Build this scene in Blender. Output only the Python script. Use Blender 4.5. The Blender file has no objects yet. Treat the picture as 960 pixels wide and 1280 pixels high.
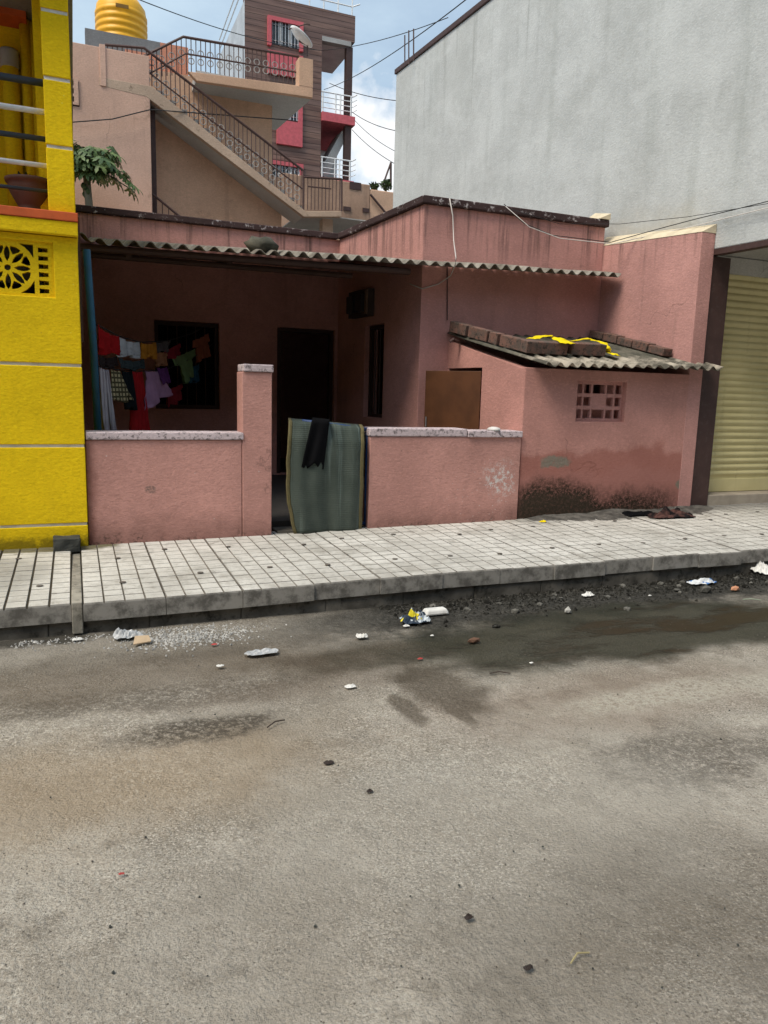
import bpy, bmesh, math, random
from mathutils import Vector, noise
R = math.radians
rnd = random.Random(7)
S = bpy.context.scene
COL = S.collection

# ------------------------------------------------------------------ camera
F, H = 935.0, 1.55                       # focal length in photo pixels (960 x 1280), eye height
PITCH, ROLL, YAW = R(9.2), R(1.57), R(22.5)
fw = Vector((math.sin(YAW)*math.cos(PITCH), math.cos(YAW)*math.cos(PITCH), -math.sin(PITCH)))
r0 = Vector((math.cos(YAW), -math.sin(YAW), 0)); u0 = r0.cross(fw)
rt = r0*math.cos(ROLL)+u0*math.sin(ROLL); up = u0*math.cos(ROLL)-r0*math.sin(ROLL)
CAM = Vector((0, 0, H))
cd = bpy.data.cameras.new('camera'); cam = bpy.data.objects.new('camera', cd); COL.objects.link(cam)
from mathutils import Matrix
M3 = Matrix((rt, up, -fw)).transposed()
cam.matrix_world = Matrix.Translation(CAM) @ M3.to_4x4()
cd.sensor_fit = 'VERTICAL'; cd.sensor_height = 36; cd.lens = F/1280*36
cd.clip_end = 2000; cd.clip_start = .05
S.camera = cam
def ray(x, y): return rt*((x-480)/F)-up*((y-640)/F)+fw
def at(x, y, Y): d = ray(x, y); return CAM+d*(Y/d.y)          # point of the street-parallel plane at depth Y
def gr(x, y, z=0.0): d = ray(x, y); return CAM+d*((z-H)/d.z)   # point of a level plane
def onpl(x, y, p, n): d = ray(x, y); return CAM+d*((Vector(p)-CAM).dot(n)/d.dot(n))

# ------------------------------------------------------------------ light
SUN_EL, SUN_AZ = 56, 205                 # azimuth of the sun seen from above, 0 = +X, counter-clockwise
SUN_STR, SUN_ANG, SKY_STR, CLOUD, CUMULUS = 1.75, 26, .08, .52, .58
S.view_settings.view_transform = 'Standard'; S.view_settings.look = 'None'
S.cycles.use_adaptive_sampling = True; S.cycles.adaptive_threshold = .02; S.cycles.diffuse_bounces = 3; S.cycles.glossy_bounces = 2; S.cycles.max_bounces = 6
S.view_settings.gamma = 1; S.view_settings.exposure = 0.92
w = bpy.data.worlds.new('World'); S.world = w; w.use_nodes = True
nt = w.node_tree; nt.nodes.clear()
def wn(t, **k):
    n = nt.nodes.new(t)
    for a, b in k.items(): setattr(n, a, b)
    return n
sky = wn('ShaderNodeTexSky', sky_type='NISHITA', sun_disc=False)
sky.sun_elevation = R(SUN_EL); sky.sun_rotation = R(90-SUN_AZ); sky.air_density = 1.2; sky.dust_density = 1.5
bg = wn('ShaderNodeBackground'); bg.inputs[1].default_value = SKY_STR
bc = wn('ShaderNodeBackground'); bc.inputs[0].default_value = (.70, .87, 1.0, 1); bc.inputs[1].default_value = CLOUD
tc = wn('ShaderNodeTexCoord'); mp = wn('ShaderNodeMapping'); mp.inputs['Scale'].default_value = (1, 1, 2.2)
mp.inputs['Location'].default_value = (.35, .1, .2)
n1 = wn('ShaderNodeTexNoise'); n1.inputs['Scale'].default_value = 2.1; n1.inputs['Detail'].default_value = 9; n1.inputs['Roughness'].default_value = .62
rp = wn('ShaderNodeValToRGB'); rp.color_ramp.elements[0].position = .30; rp.color_ramp.elements[1].position = .72
rp.color_ramp.elements[0].color = (.30, .30, .30, 1)
# one big cumulus low in the gap between the houses, a direction of the sky like any other
dirc = (ray(472, 195)).normalized()
dp = wn('ShaderNodeVectorMath', operation='DOT_PRODUCT'); nm = wn('ShaderNodeVectorMath', operation='NORMALIZE'); dp.inputs[1].default_value = dirc
n2 = wn('ShaderNodeTexNoise'); n2.inputs['Scale'].default_value = 11; n2.inputs['Detail'].default_value = 7; n2.inputs['Roughness'].default_value = .55
mm = wn('ShaderNodeMath', operation='MULTIPLY_ADD'); mm.inputs[1].default_value = .018
r2 = wn('ShaderNodeMapRange'); r2.inputs[1].default_value = 1.0055; r2.inputs[2].default_value = 1.0085
ms = wn('ShaderNodeMixShader'); out = wn('ShaderNodeOutputWorld')
L = nt.links.new
L(tc.outputs['Generated'], mp.inputs[0]); L(mp.outputs[0], n1.inputs['Vector']); L(n1.outputs[0], rp.inputs[0])
L(tc.outputs['Generated'], nm.inputs[0]); L(nm.outputs[0], dp.inputs[0]); L(nm.outputs[0], n2.inputs['Vector'])
L(n2.outputs[0], mm.inputs[0]); L(dp.outputs['Value'], mm.inputs[2]); L(mm.outputs[0], r2.inputs[0])
L(rp.outputs[0], ms.inputs[0])
bw = wn('ShaderNodeBackground'); bw.inputs[0].default_value = (.97, .985, 1, 1); bw.inputs[1].default_value = CUMULUS; ms2 = wn('ShaderNodeMixShader')
L(r2.outputs[0], ms2.inputs[0])
L(sky.outputs[0], bg.inputs[0]); L(bg.outputs[0], ms.inputs[1]); L(bc.outputs[0], ms.inputs[2]); L(ms.outputs[0], ms2.inputs[1]); L(bw.outputs[0], ms2.inputs[2]); L(ms2.outputs[0], out.inputs[0])
sl = bpy.data.lights.new('sun', 'SUN'); so = bpy.data.objects.new('sun', sl); COL.objects.link(so)
sl.energy = SUN_STR; sl.angle = R(SUN_ANG); sl.color = (1, .91, .77)
sd = Vector((math.cos(R(SUN_EL))*math.cos(R(SUN_AZ)), math.cos(R(SUN_EL))*math.sin(R(SUN_AZ)), math.sin(R(SUN_EL))))
so.rotation_euler = sd.to_track_quat('Z', 'Y').to_euler(); so.location = (0, 0, 30)

# ------------------------------------------------------------------ material tools
class NT:
    def __init__(s, name):
        s.m = bpy.data.materials.new(name); s.m.use_nodes = True; s.t = s.m.node_tree
        s.b = s.t.nodes['Principled BSDF']; s._p = None
    def n(s, t, **k):
        x = s.t.nodes.new(t)
        for a, b in k.items(): setattr(x, a, b)
        return x
    def l(s, a, b): s.t.links.new(a, b)
    def put(s, v, sock):
        if isinstance(v, bpy.types.NodeSocket): s.l(v, sock)
        elif isinstance(v, (tuple, list)) and sock.type == 'RGBA': sock.default_value = (*v[:3], 1)
        else: sock.default_value = v
    def pos(s):
        if s._p is None: s._p = s.n('ShaderNodeNewGeometry').outputs['Position']
        return s._p
    def obj(s): return s.n('ShaderNodeTexCoord').outputs['Object']
    def mapv(s, sc=(1, 1, 1), v=None, rot=(0, 0, 0)):
        x = s.n('ShaderNodeMapping'); x.inputs['Scale'].default_value = sc; x.inputs['Rotation'].default_value = rot
        s.l(v or s.pos(), x.inputs[0]); return x.outputs[0]
    def noise(s, scale, detail=4, rough=.55, v=None, dist=0):
        x = s.n('ShaderNodeTexNoise'); x.inputs['Scale'].default_value = scale; x.inputs['Detail'].default_value = detail
        x.inputs['Roughness'].default_value = rough; x.inputs['Distortion'].default_value = dist
        s.l(v or s.pos(), x.inputs['Vector']); return x.outputs[0]
    def voro(s, scale, v=None, feat='F1', out=0):
        x = s.n('ShaderNodeTexVoronoi', feature=feat); x.inputs['Scale'].default_value = scale
        s.l(v or s.pos(), x.inputs['Vector']); return x.outputs[out]
    def rng(s, v, a, b, c=0, d=1, smooth=True):
        x = s.n('ShaderNodeMapRange', interpolation_type='SMOOTHSTEP' if smooth else 'LINEAR')
        s.put(v, x.inputs[0])
        for i, q in enumerate((a, b, c, d)): s.put(q, x.inputs[i+1])
        return x.outputs[0]
    def math(s, op, a, b=0.0, c=0.0):
        x = s.n('ShaderNodeMath', operation=op); s.put(a, x.inputs[0]); s.put(b, x.inputs[1])
        if len(x.inputs) > 2: s.put(c, x.inputs[2])
        return x.outputs[0]
    def mix(s, f, a, b, mode='MIX'):
        x = s.n('ShaderNodeMix', data_type='RGBA', blend_type=mode); s.put(f, x.inputs[0]); s.put(a, x.inputs[6]); s.put(b, x.inputs[7])
        return x.outputs[2]
    def xyz(s):
        x = s.n('ShaderNodeSeparateXYZ'); s.l(s.pos(), x.inputs[0]); return x.outputs
    def blob(s, c, r, n=.5, nsc=3.0, soft=.35, ax='xy'):
        # soft-edged patch with a ragged noise outline, centre c and radii r in metres on two world axes
        X = s.xyz(); i = {'x': 0, 'y': 1, 'z': 2}
        a = s.math('DIVIDE', s.math('SUBTRACT', X[i[ax[0]]], c[0]), r[0]); b = s.math('DIVIDE', s.math('SUBTRACT', X[i[ax[1]]], c[1]), r[1])
        d = s.math('SQRT', s.math('ADD', s.math('MULTIPLY', a, a), s.math('MULTIPLY', b, b)))
        d = s.math('ADD', d, s.math('MULTIPLY', s.math('SUBTRACT', s.noise(nsc, 6, .6), .5), n*2))
        return s.rng(d, 1+soft/2, 1-soft/2)
    def bump(s, h, strength=.3, dist=.01, prev=None):
        x = s.n('ShaderNodeBump'); x.inputs['Strength'].default_value = strength; x.inputs['Distance'].default_value = dist
        s.l(h, x.inputs['Height'])
        if prev is not None: s.l(prev, x.inputs['Normal'])
        return x.outputs[0]
    def done(s, col, rough=.85, nrm=None, metal=0, spec=None):
        s.put(col, s.b.inputs['Base Color']); s.put(rough, s.b.inputs['Roughness']); s.b.inputs['Metallic'].default_value = metal
        if spec is not None: s.put(spec, s.b.inputs['Specular IOR Level'])
        if nrm is not None: s.l(nrm, s.b.inputs['Normal'])
        return s.m
def sc(c, k): return tuple(min(1, v*k) for v in c)

def plaster(name, base, var=.16, streak=.25, grain=.35, dirt=(.10, .075, .06), extra=None, rough=.9, gs=80, bd=.012, crack=.3):
    t = NT(name)
    c = t.mix(t.rng(t.noise(1.3, 5), .3, .72), sc(base, 1-var), sc(base, 1+var*.7))
    c = t.mix(t.math('MULTIPLY', t.rng(t.noise(14, 6, .65), .45, .75), .25), c, sc(base, 1-2.2*var))
    # rain streaks running down
    st = t.rng(t.noise(1, 6, .6, t.mapv((7, 7, .35))), .52, .78)
    st = t.math('MULTIPLY', st, t.rng(t.noise(.9, 3), .35, .65, 0, streak))
    c = t.mix(st, c, dirt)
    # trowel mottling, chips, specks and hairline cracks
    c = t.mix(t.math('MULTIPLY', t.rng(t.noise(34, 3, .65, t.mapv((1, 1, 2.2))), .50, .40), .30), c, sc(base, .66))
    c = t.mix(t.math('MULTIPLY', t.rng(t.noise(27, 3, .65, t.mapv((1, 1, 2.0))), .53, .63), .28), c, sc(base, 1.32))
    c = t.mix(t.math('MULTIPLY', t.rng(t.noise(3.3, 8, .75), .56, .66), .30), c, sc(base, .72))
    sp = t.math('MULTIPLY', t.rng(t.voro(9), .07, .03), t.rng(t.noise(3.2, 2), .54, .60))
    c = t.mix(t.math('MULTIPLY', sp, .7), c, sc(dirt, 1.5))
    sp = t.math('MULTIPLY', t.rng(t.voro(17), .10, .06), t.rng(t.noise(2.2, 3), .55, .60))
    c = t.mix(t.math('MULTIPLY', sp, .55), c, tuple(min(.8, x*1.3+.12) for x in base))
    va = t.n('ShaderNodeVectorMath', operation='MULTIPLY_ADD'); nz = t.n('ShaderNodeTexNoise'); nz.inputs['Scale'].default_value = 3; nz.inputs['Detail'].default_value = 6
    t.l(t.pos(), nz.inputs['Vector']); t.l(nz.outputs['Color'], va.inputs[0]); va.inputs[1].default_value = (.45, .45, .45); t.l(t.pos(), va.inputs[2])
    ck = t.math('MULTIPLY', t.rng(t.voro(.8, va.outputs[0], 'DISTANCE_TO_EDGE'), .006, .002), t.rng(t.noise(1.1, 3), .57, .62))
    c = t.mix(t.math('MULTIPLY', ck, crack), c, sc(dirt, .7))
    h = t.math('ADD', t.math('MULTIPLY', t.noise(gs, 3, .6), .8), t.math('ADD', t.noise(24, 3, .6, t.mapv((1, 1, 1.8))), t.math('MULTIPLY', t.noise(4, 3), 1.5)))
    h = t.math('SUBTRACT', h, t.math('MULTIPLY', ck, crack))
    nr = t.bump(h, grain, bd)
    r = rough
    if extra: c, nr, r = extra(t, c, nr, r)
    return t.done(c, r, nr, spec=.10)
def plain(name, base, rough=.7, metal=0, var=.12, scale=8, bump=.1, dirt=None, damt=.3, spec=.4):
    t = NT(name)
    c = t.mix(t.rng(t.noise(scale, 5), .3, .7), sc(base, 1-var), sc(base, 1+var))
    if dirt: c = t.mix(t.math('MULTIPLY', t.rng(t.noise(scale*2.3, 6, .65), .5, .72), damt), c, dirt)
    return t.done(c, rough, t.bump(t.noise(scale*9, 3), bump, .004), metal, spec)

PINK = (.54, .285, .245)
def base_damp(t, c, nr, r):
    X = t.xyz()
    e = t.math('ADD', X[2], t.math('MULTIPLY', t.math('SUBTRACT', t.noise(6, 5, .6), .5), .35))
    m = t.math('MULTIPLY', t.rng(e, .55, .22), .55)
    c = t.mix(m, c, (.16, .085, .07))
    m2 = t.math('MULTIPLY', t.rng(e, .34, .2), t.rng(t.noise(38, 4), .5, .62))
    return t.mix(t.math('MULTIPLY', m2, .6), c, (.05, .035, .03)), nr, r
def splats(t, c, nr, r):
    c, nr, r = base_damp(t, c, nr, r)
    c0 = at(622, 600, 6.48)
    m = t.math('MULTIPLY', t.blob((c0.x+.02, c0.z), (.17, .16), .8, 7, .9, 'xz'), t.rng(t.noise(26, 7, .8), .50, .56))
    m2 = t.math('MULTIPLY', t.blob((c0.x-.1, c0.z-.12), (.42, .30), .3, 5, 1.2, 'xz'), t.rng(t.voro(24), .15, .1))
    return t.mix(t.math('MAXIMUM', m, t.math('MULTIPLY', m2, .6)), c, (.66, .60, .58)), nr, r
def scuffs(t, c, nr, r):
    c, nr, r = base_damp(t, c, nr, r)
    p = at(188, 612, 6.48)
    m = t.blob((p.x, p.z), (.045, .035), .5, 18, .3, 'xz')
    c = t.mix(t.math('MULTIPLY', m, t.rng(t.noise(60, 5, .75), .4, .6, .2, .8)), c, (.17, .13, .11))
    m2 = t.math('MULTIPLY', t.rng(t.voro(5.5), .045, .03), .8)
    c = t.mix(m2, c, (.6, .45, .42))
    e = t.math('ADD', t.xyz()[0], t.math('MULTIPLY', t.math('SUBTRACT', t.noise(7, 5, .65), .5), .14))
    return t.mix(t.math('MULTIPLY', t.rng(e, .17, .06), .75), c, (.16, .06, .045)), nr, r
def block_marks(t, c, nr, r):
    X = t.xyz()
    e = t.math('ADD', X[2], t.math('MULTIPLY', t.math('SUBTRACT', t.noise(2.2, 6, .6), .5), .55))
    # capillary damp band: darker red, with a pale tide line above the lower part
    c = t.mix(t.rng(e, 1.03, .93, 0, .55), c, (.27, .085, .062))
    c = t.mix(t.rng(e, .82, .70, 0, .45), c, (.40, .19, .165))
    e2 = t.math('ADD', X[2], t.math('MULTIPLY', t.math('SUBTRACT', t.noise(5, 8, .7), .5), .5))
    pm_ = at(700, 625, 6.5); e2 = t.math('SUBTRACT', e2, t.math('MULTIPLY', t.blob((pm_.x-.1, pm_.z-.1), (.42, .42), .35, 4, 1.4, 'xz'), .22))
    xm = t.math('MULTIPLY', t.rng(X[0], 4.05, 4.3), t.rng(X[0], 6.4, 5.9))
    mold = t.math('MULTIPLY', t.math('MULTIPLY', t.rng(e2, .66, .36), t.rng(t.noise(30, 8, .82), .33, .55)), t.rng(xm, 0, 1, .25, 1))
    c = t.mix(mold, c, (.022, .02, .013))
    c = t.mix(t.math('MULTIPLY', t.rng(e2, .42, .26), .8), c, (.045, .035, .025))
    for (x, y, rx, rz, k_) in ((694, 577, .17, .07, 0), (852, 605, .10, .06, 0)):
        p = at(x, y, 6.5)
        m = t.blob((p.x, p.z), (rx, rz), 1.15, 6, .35, 'xz')
        m = t.math('MULTIPLY', m, t.rng(t.noise(30, 7, .8), .34, .50, .25, 1))
        c = t.mix(t.math('MULTIPLY', m, .9), c, t.mix(t.noise(40, 4), (.035, .038, .022), (.07, .065, .045)) if k_ else t.mix(t.noise(40, 4), (.14, .13, .10), (.27, .255, .21)))
    return c, nr, r
def dark_marks(t, c, nr, r):
    X = t.xyz()      # black run-off under the coping
    st = t.math('MULTIPLY', t.rng(t.noise(1, 6, .65, t.mapv((9, 9, .5))), .5, .68), t.rng(t.math('ADD', X[2], t.math('MULTIPLY', t.noise(3, 3), .5)), 3.15, 3.75))
    return t.mix(t.math('MULTIPLY', st, .75), c, (.07, .05, .045)), nr, r
M = {}
M['pink_low_l'] = plaster('pink plaster, scuffed', PINK, extra=scuffs)
M['pink_low_r'] = plaster('pink plaster, splashed', PINK, extra=splats)
M['pink_block'] = plaster('pink plaster, damp', (.53, .27, .232), extra=block_marks)
M['pink_house'] = plaster('pink plaster, house', (.55, .285, .253), extra=dark_marks)
M['pink_party'] = plaster('pink plaster, party wall', (.54, .288, .258), streak=.6, extra=dark_marks)
def cope_ex(t, c, nr, r):
    c = t.mix(t.rng(t.noise(24, 7, .75), .5, .62, 0, .85), c, (.10, .085, .085)); return c, nr, r
M['cope'] = plaster('lilac white coping', (.60, .50, .52), extra=cope_ex, var=.1)
def dcope_ex(t, c, nr, r):
    c = t.mix(t.rng(t.noise(11, 6, .75), .57, .64), c, (.42, .38, .38)); return c, nr, r
M['cope_dark'] = plaster('dark weathered coping', (.065, .042, .042), extra=dcope_ex, var=.3)
def yel_ex(t, c, nr, r):
    X = t.xyz()
    e = t.math('ADD', X[2], t.math('MULTIPLY', t.math('SUBTRACT', t.noise(9, 6, .7), .5), .3))
    c = t.mix(t.rng(e, .36, .26, 0, .8), c, (.16, .12, .01))
    return c, nr, r
M['yellow'] = plaster('yellow rough plaster', (.84, .575, .012), var=.10, grain=.28, gs=70, bd=.012, crack=.08, streak=.18, dirt=(.30, .2, .02), extra=yel_ex)
M['white_band'] = plain('white groove paint', (.66, .65, .62), .8, dirt=(.3, .28, .2))
M['red_band'] = plain('orange red ledge paint', (.56, .105, .025), .75)
def gw_ex(t, c, nr, r):
    st = t.rng(t.noise(1, 7, .6, t.mapv((2.6, 2.6, .16))), .50, .80, 0, .55)
    c = t.mix(st, c, (.31, .33, .31))
    st2 = t.math('MULTIPLY', t.rng(t.noise(1, 6, .6, t.mapv((6, 6, .22))), .55, .75), t.rng(t.math('ADD', t.xyz()[2], t.math('MULTIPLY', t.noise(1.1, 3), 2.5)), 6.6, 8.6))
    c = t.mix(t.math('MULTIPLY', st2, .55), c, (.16, .165, .15))
    e = t.math('SUBTRACT', t.xyz()[2], t.math('MULTIPLY', t.noise(2, 4), .8))
    m = t.math('MULTIPLY', t.rng(e, 3.5, 2.9), t.rng(t.xyz()[1], 6.4, 7.2))
    c = t.mix(t.math('MULTIPLY', m, .55), c, (.52, .45, .33))
    c = t.mix(t.rng(t.noise(.8, 7, .68), .48, .62, 0, .4), c, (.38, .39, .375))
    c = t.mix(t.rng(t.noise(1, 5, .6, t.mapv((.5, .5, 2.2))), .55, .66, 0, .35), c, (.58, .595, .59))
    pt = t.rng(t.noise(6, 7, .7), .45, .7, 0, .25)
    return t.mix(pt, c, (.62, .64, .64)), nr, r
M['grey_wall'] = plaster('whitewashed grey plaster', (.535, .55, .545), crack=.12, var=.12, streak=.2, grain=.28, gs=45, dirt=(.2, .2, .19), extra=gw_ex)
M['cream_fillet'] = plain('cream mortar fillet', (.62, .53, .38), .9)
M['brown_paint'] = plain('dark brown paint', (.06, .03, .026), .6, dirt=(.12, .09, .08))
def shut():
    t = NT('cream yellow shutter paint')
    c = t.mix(t.rng(t.noise(2.5, 4), .3, .7), (.60, .53, .27), (.68, .60, .32))
    c = t.mix(t.rng(t.noise(1, 5, .6, t.mapv((14, 14, 1.2))), .55, .8, 0, .4), c, (.33, .27, .12))
    return t.done(c, .5, t.bump(t.noise(60, 2), .05, .003), spec=.4)
M['shutter'] = shut()
TAN = (.62, .405, .315)
def tan_ex(t, c, nr, r):
    m = t.rng(t.noise(2.4, 7, .7), .60, .72, 0, .5)
    return t.mix(m, c, (.26, .17, .12)), nr, r
M['tan'] = plaster('tan plaster', TAN, var=.10, extra=tan_ex, streak=.35)
M['tan_orange'] = plaster('orange tan plaster', (.62, .395, .27), var=.12, extra=tan_ex, streak=.35)
M['stair_edge'] = plaster('weathered stair plaster', (.50, .37, .28), var=.15, streak=.5, extra=lambda t, c, nr, r: (t.mix(t.rng(t.noise(6, 7, .75), .56, .68, 0, .7), c, (.14, .1, .07)), nr, r))
M['soffit'] = plaster('grey soffit plaster', (.47, .46, .44), var=.1, streak=0)
M['cement'] = plaster('bare cement render', (.23, .235, .24), var=.2, streak=.3)
M['salmon'] = plaster('salmon plaster', (.60, .27, .18), var=.1)
M['tank'] = plain('yellow plastic', (.80, .40, .012), .45, var=.05, bump=.02)
M['iron'] = plain('rusty dark iron', (.075, .04, .035), .6, dirt=(.15, .07, .04), scale=20)
M['steel'] = plain('bright steel pipe', (.62, .63, .65), .3, metal=.8, bump=.02)
M['white_metal'] = plain('white painted metal', (.75, .76, .77), .45)
M['navy'] = plain('dark blue rail paint', (.022, .035, .055), .4)
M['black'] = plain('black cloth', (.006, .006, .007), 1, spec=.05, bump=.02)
M['rubber'] = plain('black cable', (.02, .02, .022), .7)
M['cable_w'] = plain('pale cable', (.6, .56, .53), .7)
M['dark_wood'] = plain('dark painted wood', (.05, .025, .018), .7)
M['door_brown'] = plain('brown enamel door', (.095, .036, .014), .5, var=.2, scale=4)
M['blue_pipe'] = plain('blue pipe', (.012, .085, .145), .6, dirt=(.03, .05, .06))
M['blue_metal'] = plain('blue gate paint', (.02, .055, .17), .5)
M['glass'] = plain('dark window glass', (.02, .022, .025), .12, spec=.6)
M['clay'] = plain('brown clay pot', (.12, .065, .05), .7)
M['soil'] = plain('potting soil', (.035, .025, .02), 1)
M['pinkframe'] = plain('rose window surround paint', (.55, .11, .13), .7)
M['greyblue'] = plaster('pale grey blue plaster', (.46, .50, .55), streak=.2)
def clad():
    t = NT('brown plank cladding')
    X = t.xyz(); v = t.mapv((.5, .5, 7))
    nn = t.noise(1, 6, .6, v)
    fl = t.math('FLOOR', t.math('MULTIPLY', X[2], 5.0))
    wh = t.n('ShaderNodeTexWhiteNoise', noise_dimensions='1D'); t.l(fl, wh.inputs['W'])
    c = t.mix(t.rng(nn, .35, .7), (.105, .05, .037), (.25, .145, .11))
    c = t.mix(t.math('MULTIPLY', wh.outputs[0], .45), c, (.14, .09, .085))
    fr = t.math('FRACT', t.math('MULTIPLY', X[2], 5.0))
    g = t.rng(fr, .10, .02)
    return t.done(t.mix(g, c, (.02, .012, .01)), .6, t.bump(t.math('SUBTRACT', 1, g), .5, .02))
M['clad'] = clad()
def brickm():
    t = NT('grimy weathered brick')
    c = t.mix(t.rng(t.noise(9, 6, .65), .35, .65), (.20, .10, .075), (.10, .075, .062))
    c = t.mix(t.rng(t.noise(26, 6, .7), .5, .64, 0, .85), c, (.03, .027, .022))
    return t.done(c, .95, t.bump(t.noise(70, 5, .7), .8, .008))
M['brick'] = brickm()
def asb():
    t = NT('grey fibre cement sheet')
    c = t.mix(t.rng(t.noise(3, 6, .65), .35, .7), (.15, .13, .105), (.36, .33, .285))
    c = t.mix(t.rng(t.noise(16, 7, .75), .5, .68, 0, .75), c, (.055, .05, .035))
    return t.done(c, .95, t.bump(t.noise(80, 4), .4, .004))
M['asbestos'] = asb()
def asb2():
    t = NT('black stained sheet with painted-lit eave')
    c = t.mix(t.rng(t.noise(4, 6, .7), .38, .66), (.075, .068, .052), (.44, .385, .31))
    e = t.rng(t.math('ADD', t.xyz()[1], t.math('MULTIPLY', t.noise(6, 4), .5)), 6.8, 7.05)  # front eave kept paler: the light falling there is put into the colour
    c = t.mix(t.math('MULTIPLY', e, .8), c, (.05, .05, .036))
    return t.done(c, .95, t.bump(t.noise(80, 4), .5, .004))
M['asbestos_b'] = asb2()

def road_mat():
    t = NT('dirty concrete road')
    X = t.xyz()
    def pm(x, y, rx, ry, n=.6, ns=2.2, soft=.8):
        p = gr(x, y); return t.blob((p.x, p.y), (rx, ry), n, ns, soft)
    mul = lambda a, b: t.math('MULTIPLY', a, b)
    c = t.mix(t.rng(t.noise(.75, 7, .62), .38, .62), (.30, .266, .218), (.43, .392, .335))
    c = t.mix(t.rng(t.noise(1.9, 9, .72), .48, .66, 0, .55), c, (.47, .425, .36))
    c = t.mix(t.rng(t.noise(3.1, 9, .74), .52, .68, 0, .6), c, (.155, .135, .108))
    c = t.mix(t.rng(t.noise(1.2, 4), .52, .66, 0, .25), c, (.27, .255, .222))
    # grain: dark and pale aggregate, worn through in patches
    worn = t.rng(t.noise(1.15, 6, .65), .40, .60, .35, 1)
    for sc_, lo, hi, st, col in ((120, .40, .52, .60, (.13, .108, .082)), (60, .36, .46, .38, (.15, .125, .095)), (17, .36, .48, .22, (.18, .15, .115)), (6, .36, .5, .25, (.19, .16, .125))):
        if col: c = t.mix(mul(t.math('SUBTRACT', 1, t.rng(t.noise(sc_, 2, .6, t.mapv((.8, 1.2, 1))), lo, hi)), mul(worn, st)), c, col)
    g2 = t.rng(t.noise(105, 2, .6, t.mapv((1, 1.25, 1))), .55, .64)
    c = t.mix(mul(g2, mul(worn, .65)), c, (.67, .615, .535))
    w2 = t.rng(t.noise(.9, 5, .6, t.mapv((1, 1, 1), rot=(0, 0, 1))), .48, .62)
    c = t.mix(mul(t.rng(t.noise(52, 4, .7), .53, .62), mul(w2, .55)), c, (.69, .635, .55))
    c = t.mix(mul(t.rng(t.noise(36, 4, .7), .46, .38), mul(w2, .35)), c, (.12, .10, .08))
    for vs_, a_, b_, ms_ in ((34, .15, .07, .5), (13, .06, .03, .48), (60, .2, .1, .54)):
        sp = mul(t.rng(t.voro(vs_), a_, b_), t.rng(t.noise(vs_*.2, 2), ms_, ms_+.04))
        c = t.mix(mul(sp, .8), c, (.05, .042, .036))
    c = t.mix(t.rng(t.noise(.55, 7, .7, t.mapv((1, 1.6, 1), rot=(0, 0, .6))), .50, .66, 0, .5), c, (.17, .148, .122))
    c = t.mix(t.rng(t.noise(1.6, 8, .74, t.mapv((1, 1.3, 1), rot=(0, 0, 2))), .54, .68, 0, .45), c, (.52, .475, .41))
    br = t.rng(t.noise(1, 7, .7, t.mapv((3, 26, 1), rot=(0, 0, .25))), .56, .72, 0, .35)   # trowel and tyre streaks
    c = t.mix(br, c, (.16, .14, .115))
    # ochre dust, stains
    c = t.mix(mul(pm(70, 985, 1.0, .36, .6, 2.4, 1.2), .5), c, (.33, .245, .155))
    c = t.mix(mul(pm(760, 872, 1.0, .30, .7, 2.6, 1.1), .5), c, (.215, .16, .12))
    brk = t.rng(t.noise(42, 7, .8), .36, .56)
    c = t.mix(mul(mul(pm(250, 908, .36, .12, 1.0, 4, .9), brk), .9), c, (.072, .06, .047))
    c = t.mix(mul(mul(pm(180, 868, 1.0, .16, 1.1, 2.6, 1.0), brk), .75), c, (.10, .085, .068))
    c = t.mix(mul(mul(pm(870, 945, .42, .26, 1.1, 5, .9), brk), .7), c, (.085, .073, .06))
    c = t.mix(mul(mul(pm(800, 1130, .8, .3, 1.1, 2.5, 1.2), brk), .4), c, (.12, .105, .085))
    c = t.mix(mul(pm(860, 862, .8, .14, 1.0, 3.5, 1.0), mul(brk, .6)), c, (.52, .49, .41))
    c = t.mix(mul(pm(190, 835, 1.15, .30, .9, 2.2, 1.1), .62), c, (.125, .098, .072))
    c = t.mix(mul(pm(420, 850, .8, .14, 1.0, 3, 1.0), .45), c, (.13, .10, .075))
    c = t.mix(mul(pm(860, 1180, .7, .5, .9, 2.4, 1.2), .42), c, (.15, .13, .105))
    c = t.mix(mul(pm(300, 1170, .5, .35, .9, 3, 1.2), .3), c, (.17, .15, .125))
    c = t.mix(mul(pm(640, 1010, .9, .5, .8, 2.2, 1.2), .35), c, (.40, .375, .33))
    # grime beside the kerb
    e = t.math('ADD', X[1], mul(t.math('SUBTRACT', t.noise(2.6, 9, .72), .5), 1.0))
    xg = t.rng(t.math('ADD', X[0], mul(t.noise(2, 6, .7), 1.0)), 1.3, 2.6, .28, 1)
    grime = mul(t.rng(e, 4.0, 4.42), xg)
    c = t.mix(mul(grime, .93), c, t.mix(t.rng(t.noise(38, 7, .8), .42, .66), (.012, .0125, .0115), (.075, .072, .064)))
    c = t.mix(mul(pm(30, 800, .5, .1, .9, 5, .9), .85), c, (.03, .028, .023))
    # soaked patch and its tongues, black-green with brown pools
    wp = gr(790, 788)
    wet = t.blob((wp.x, wp.y+.03), (1.85, .50), .50, 2.0, .55)
    t2 = t.math('MAXIMUM', mul(pm(550, 858, .22, .34, .75, 3.6, .7), .85), mul(pm(480, 815, .75, .2, .9, 2.6, .9), .9))
    t2 = t.math('MAXIMUM', t2, t.math('MAXIMUM', mul(pm(508, 885, .06, .2, .9, 6, .8), .8), mul(pm(572, 888, .05, .18, .9, 6, .8), .8)))
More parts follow.
